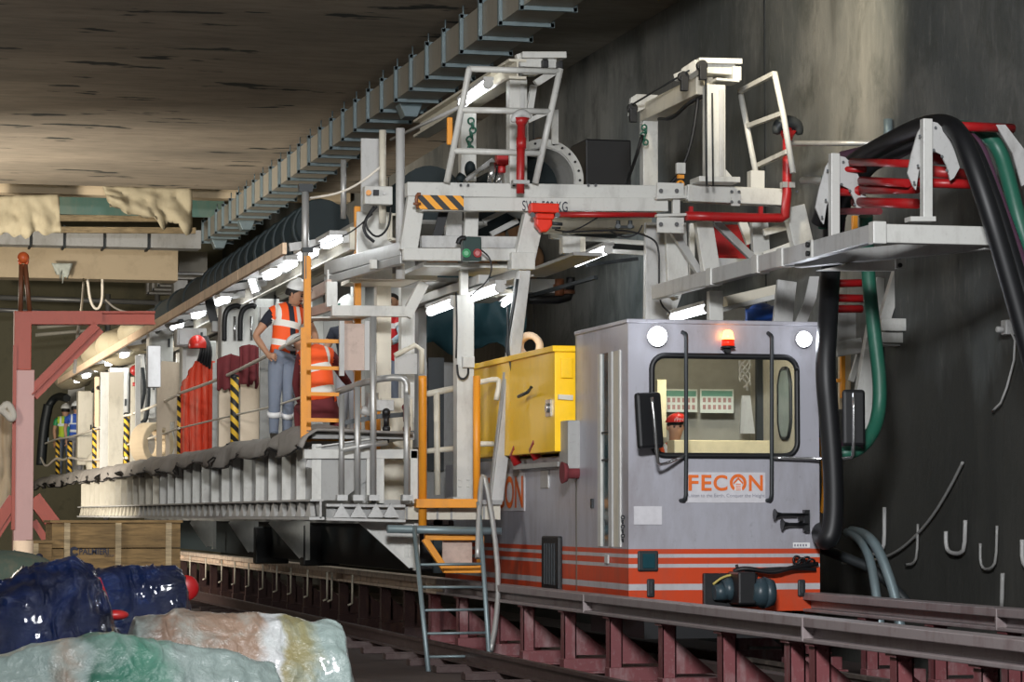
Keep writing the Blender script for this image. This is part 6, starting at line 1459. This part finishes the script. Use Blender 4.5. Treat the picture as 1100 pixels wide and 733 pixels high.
t = thing('pallet_stack', 'low timber stack under the crates, mostly hidden by the blue tarpaulin', 'pallets', (2.1, 26, 0)); 
for k in range(2): MB().box((2.25, 26.3, .09+.17*k), (1.5, .9, .14)).build('pallet', 'cratelt', t, .01)
for px in (33, 42): tag(MB().ball(P(px, 599, 25.0), .035, n=12).build('cap', 'blackink'), ('left', 'right')[px > 40]+' small dark round cap in front of the small crate', 'cap')
tag(MB().bar(P(14, 593, 24.6), P(34, 606, 24.6), .04, .04).build('rod', 'dark'), 'dark rod sloping left of the small crate', 'rod')
tag(MB().ball(P(200, 632, 21.6), .10, 1, .5, 1, 14, 10).build('red_drum', 'red'), 'red rounded object poking out right of the blue tarpaulin', 'cap')
tag(MB().ball(P(3, 620, 19.9), .34, 1.2, 1, .55, 18, 12).build('dark_sack', 'greensack'), 'dark green and brown sacking at the left edge above the blue tarpaulin', 'sack')
def heap(name, x0, x1, Y, prof, dep, mat, label, cat, seed, amp=.06, fine=.02, nu=190, nv=110, side=.0, sc_=1.0, fold=0):
    """covered heap: crest height given along the pixel columns, falling away to the ground front and back"""
    import bisect
    mb = MB(); g = []; xs = [p[0] for p in prof]
    for jn in range(nv+1):
        row = []; v = jn/nv
        for i in range(nu+1):
            u = i/nu; px = x0+(x1-x0)*u; k = max(1, min(len(xs)-1, bisect.bisect(xs, px))); a, b = prof[k-1], prof[k]
            f = max(0, min(1, (px-a[0])/(b[0]-a[0]))); f = f*f*(3-2*f); py = a[1]+(b[1]-a[1])*f
            top = P(px, py, Y); w_ = 2*v-1; h = (1-abs(w_)**2.2)**.85 if abs(w_) < 1 else 0
            e = min(1, u/.12)**.5*min(1, (1-u)/.10)**.45 if side else min(1, (1-u)/.10)**.45
            z = max(0, top.z*h*e); p = V((top.x, Y+w_*dep, z))
            nn = noise.noise(V((p.x*2.5*sc_+seed, p.y*2.0*sc_, p.z*2*sc_)))*amp+(1-abs(noise.noise(V((p.x*5*sc_, p.y*6*sc_+seed, p.z*5*sc_))))*2)*amp*.35
            q = V((p.x*4.2*sc_+seed, p.y*2.4, p.z*4.2*sc_)); q += V((noise.noise(q*.7+V((5,1,2))), noise.noise(q*.7+V((1,8,2))), noise.noise(q*.7+V((3,3,9)))))*.9
            r1 = (1-abs(noise.noise(q))*2)**3; r2 = (1-abs(noise.noise(q*2.3+V((9,2,4))))*2)**3
            cr = fine*(1.6*r1+.7*r2)-fine*.6
            edge = min(1, z/.15)
            p += V((.3*cr, -1.0*(nn+cr), .7*(nn+cr)*edge)); p.z = max(0, p.z)
            row.append(mb.bm.verts.new(p))
        g.append(row)
    for jn in range(nv):
        for i in range(nu): f = mb.bm.faces.new((g[jn][i], g[jn][i+1], g[jn+1][i+1], g[jn+1][i])); f.smooth = True
    return tag(mb.build(name, mat), label, cat)
def m_film(name, Y, stops):
    m, nt, b = new_mat(name); v = coords(nt); sp_ = N(nt, 'ShaderNodeSeparateXYZ'); nt.links.new(v, sp_.inputs[0])
    n1 = noise_tex(nt, v, 3.5, 4, .55, .3); x0, x1 = P(stops[0][0], 690, Y).x, P(stops[-1][0], 690, Y).x
    ad = N(nt, 'ShaderNodeMath', operation='MULTIPLY_ADD'); nt.links.new(n1, ad.inputs[0]); ad.inputs[1].default_value = .30; nt.links.new(sp_.outputs[0], ad.inputs[2])
    mr = N(nt, 'ShaderNodeMapRange'); nt.links.new(ad.outputs[0], mr.inputs[0]); mr.inputs['From Min'].default_value = x0+.15; mr.inputs['From Max'].default_value = x1+.15
    c = ramp(nt, mr.outputs[0], [((s[0]-stops[0][0])/(stops[-1][0]-stops[0][0]), s[1]) for s in stops])
    n2 = noise_tex(nt, coords(nt, (1,.6,1)), 4.5, 5, .6, .6); n3 = noise_tex(nt, coords(nt, (1,.5,1.4)), 16, 5, .65, .5)
    c = mixc(nt, ramp(nt, n2, [(.45, 0.0), (.68, .6)]), c, (.27,.33,.315))
    nt.links.new(c, b.inputs['Base Color']); b.inputs['Roughness'].default_value = .32; b.inputs['Coat Weight'].default_value = .6; b.inputs['Coat Roughness'].default_value = .1
    a2 = N(nt, 'ShaderNodeMath', operation='ADD'); nt.links.new(n2, a2.inputs[0]); nt.links.new(n3, a2.inputs[1]); bump(nt, b, a2.outputs[0], .6, .03)
    return m
pale = (.22,.28,.265)
film_a = m_film('wrapped_plastic_upper', 14.6, [(100, pale), (138, pale), (156, (.05,.032,.025)), (178, (.17,.115,.085)), (275, (.24,.165,.12)), (288, (.42,.43,.43)), (304, (.45,.46,.46)), (312, (.22,.19,.09)), (338, (.20,.19,.10)), (350, pale), (395, pale)])
film_b = m_film('wrapped_plastic_lower', 12.6, [(-40, pale), (50, pale), (72, (.24,.175,.13)), (88, pale), (100, (.018,.09,.06)), (125, (.04,.15,.105)), (175, (.08,.21,.155)), (200, pale), (330, pale)])
def m_plastic(name, cols, rough=.25, coat=.7, sc_=2.0, white=.45, bs=.8):
    m, nt, b = new_mat(name); v = coords(nt)
    n1 = noise_tex(nt, v, sc_, 3, .5, .4); n2 = noise_tex(nt, v, 9, 6, .7, 1.2); n3 = noise_tex(nt, coords(nt, (1,.5,1.6)), 22, 5, .7, .8)
    c = ramp(nt, n1, [(i/(len(cols)-1)*.45+.28, k) for i, k in enumerate(cols)])
    c = mixc(nt, ramp(nt, n2, [(.45, 0.0), (.75, white)]), c, (.75,.82,.8))
    nt.links.new(c, b.inputs['Base Color']); b.inputs['Roughness'].default_value = rough; b.inputs['Coat Weight'].default_value = coat; b.inputs['Coat Roughness'].default_value = .12
    ad = N(nt, 'ShaderNodeMath', operation='ADD'); nt.links.new(n2, ad.inputs[0]); nt.links.new(n3, ad.inputs[1]); bump(nt, b, ad.outputs[0], bs, .03); return m
blue = m_plastic('blue_tarpaulin', [(.0012,.003,.012), (.002,.008,.038), (.005,.02,.09)], .2, .7, 3, 0, .7)
film = m_plastic('wrapped_plastic', [(.20,.27,.25), (.30,.37,.35), (.04,.17,.11), (.28,.35,.33), (.24,.15,.10), (.27,.25,.13), (.28,.33,.32)], .28, .6, 1.7, .25, .35)
heap('blue_tarpaulin', -30, 138, 18.6, [(-30, 640), (0, 628), (25, 615), (45, 609), (75, 605), (95, 612), (110, 636), (125, 670), (138, 730)], .9, blue, 'dark blue plastic tarpaulin over a heap, the larger left mound', 'tarpaulin', 3, .05, .020, fold=1)
heap('blue_tarpaulin', 86, 216, 20.4, [(86, 620), (105, 612), (135, 609), (150, 608), (185, 608), (194, 612), (202, 650), (212, 700), (216, 740)], .6, blue, 'dark blue plastic tarpaulin over the lower right mound in front of the crate', 'tarpaulin', 9, .035, .016, side=1)
tag(MB().bar(P(103, 622, 19.2), P(112, 645, 18.9), .06, .02).build('strap', 'red'), 'short red strap between the two blue mounds', 'strap')
tag(MB().ball(P(124, 661, 18.8), .07, 1.3, .8, .5, 12, 8).build('red_cloth', 'red'), 'small red cloth at the foot of the blue mounds', 'cloth')
heap('plastic_wrapped_bundle', 110, 392, 15.0, [(110, 690), (118, 672), (140, 664), (175, 660), (190, 654), (215, 656), (250, 660), (300, 659), (318, 664), (335, 670), (350, 667), (366, 672), (374, 690), (380, 716), (392, 740)], .55, film_a, 'pale plastic wrapped bundle at the front, the right one', 'bundle', 21, .03, .008, side=1, sc_=1.2)
heap('plastic_wrapped_bundle', -40, 330, 13.0, [(-40, 705), (0, 702), (40, 694), (80, 688), (100, 682), (118, 682), (140, 684), (170, 690), (200, 697), (240, 702), (290, 712), (330, 740)], .55, film_b, 'pale greenish plastic wrapped bundle lowest at the front left', 'bundle', 33, .03, .008, sc_=1.2)
# ================================================================== LIGHT
w = bpy.data.worlds.new('world'); sc.world = w; w.use_nodes = True
bg = w.node_tree.nodes['Background']; bg.inputs[0].default_value = (.36,.64,.70,1); bg.inputs[1].default_value = .085
def area(name, loc, aim, size, energy, col=(1,.97,.9), spread=None):
    l = bpy.data.lights.new(name, 'AREA'); l.shape = 'RECTANGLE'; l.size = size[0]; l.size_y = size[1]; l.energy = energy; l.color = col
    if spread: l.spread = math.radians(spread)
    o = bpy.data.objects.new(name, l); C.objects.link(o); o.location = loc
    o.rotation_euler = (V(aim)-V(loc)).to_track_quat('-Z', 'Y').to_euler(); return o
def spot(name, loc, aim, energy, deg, col=(1,.9,.72), blend=.6, r=.15):
    l = bpy.data.lights.new(name, 'SPOT'); l.energy = energy; l.spot_size = math.radians(deg); l.spot_blend = blend; l.shadow_soft_size = r; l.color = col
    o = bpy.data.objects.new(name, l); C.objects.link(o); o.location = loc
    o.rotation_euler = (V(aim)-V(loc)).to_track_quat('-Z', 'Y').to_euler(); return o
area('unseen_key_light', (1.5, 6, 6.5), (7.5, 29, 3.6), (2.0, 1.2), 900, (.97,.98,1), 90)  # unseen key light, added to light the gantry front
area('unseen_fill_left', (-4.5, 22, 5.5), (6, 40, 3.0), (2.0, 1.2), 270, (1,.97,.9), 110)  # unseen side fill, added from the left
area('floodlight_far', (0.5, 53, 3.4), (1, 57, 8.4), (3, 1.5), 460, (1,.91,.76))
l = bpy.data.lights.new('added_soft_fill', 'POINT'); l.energy = 420; l.color = (1,.91,.76); l.shadow_soft_size = .5  # added point fill that evens the brightness along the ceiling
o = bpy.data.objects.new('added_soft_fill', l); C.objects.link(o); o.location = (-1.5, 47, 4.6)
area('added_wall_fill', (8.9, 36, 5.0), (10.8, 38, 3.2), (.4, 3), 45, (.8,.93,1))  # added cool fill to brighten the wall behind the gantry
area('added_fill_far_low', (-2, 48, 3.0), (5, 56, 2.5), (2, 1), 900, (1,.92,.8), 140)  # added low fill that brightens the far end of the walkway
spot('wall_lamp', (8.45, 26.3, 7.62), (10.8, 29.3, 6.5), 900, 72, (1,.88,.66), 1.0)
area('walkway_light', (5.9, 45, E+3.0), (5.9, 45, 0), (.6, 26), 160, (.95,1,.98))
l = bpy.data.lights.new('cab_light', 'POINT'); l.energy = 30; l.color = (1,.93,.72); l.shadow_soft_size = .1
o = bpy.data.objects.new('cab_light', l); C.objects.link(o); o.location = ((XL+XR)/2-.15, 25.22, ZT-.12)
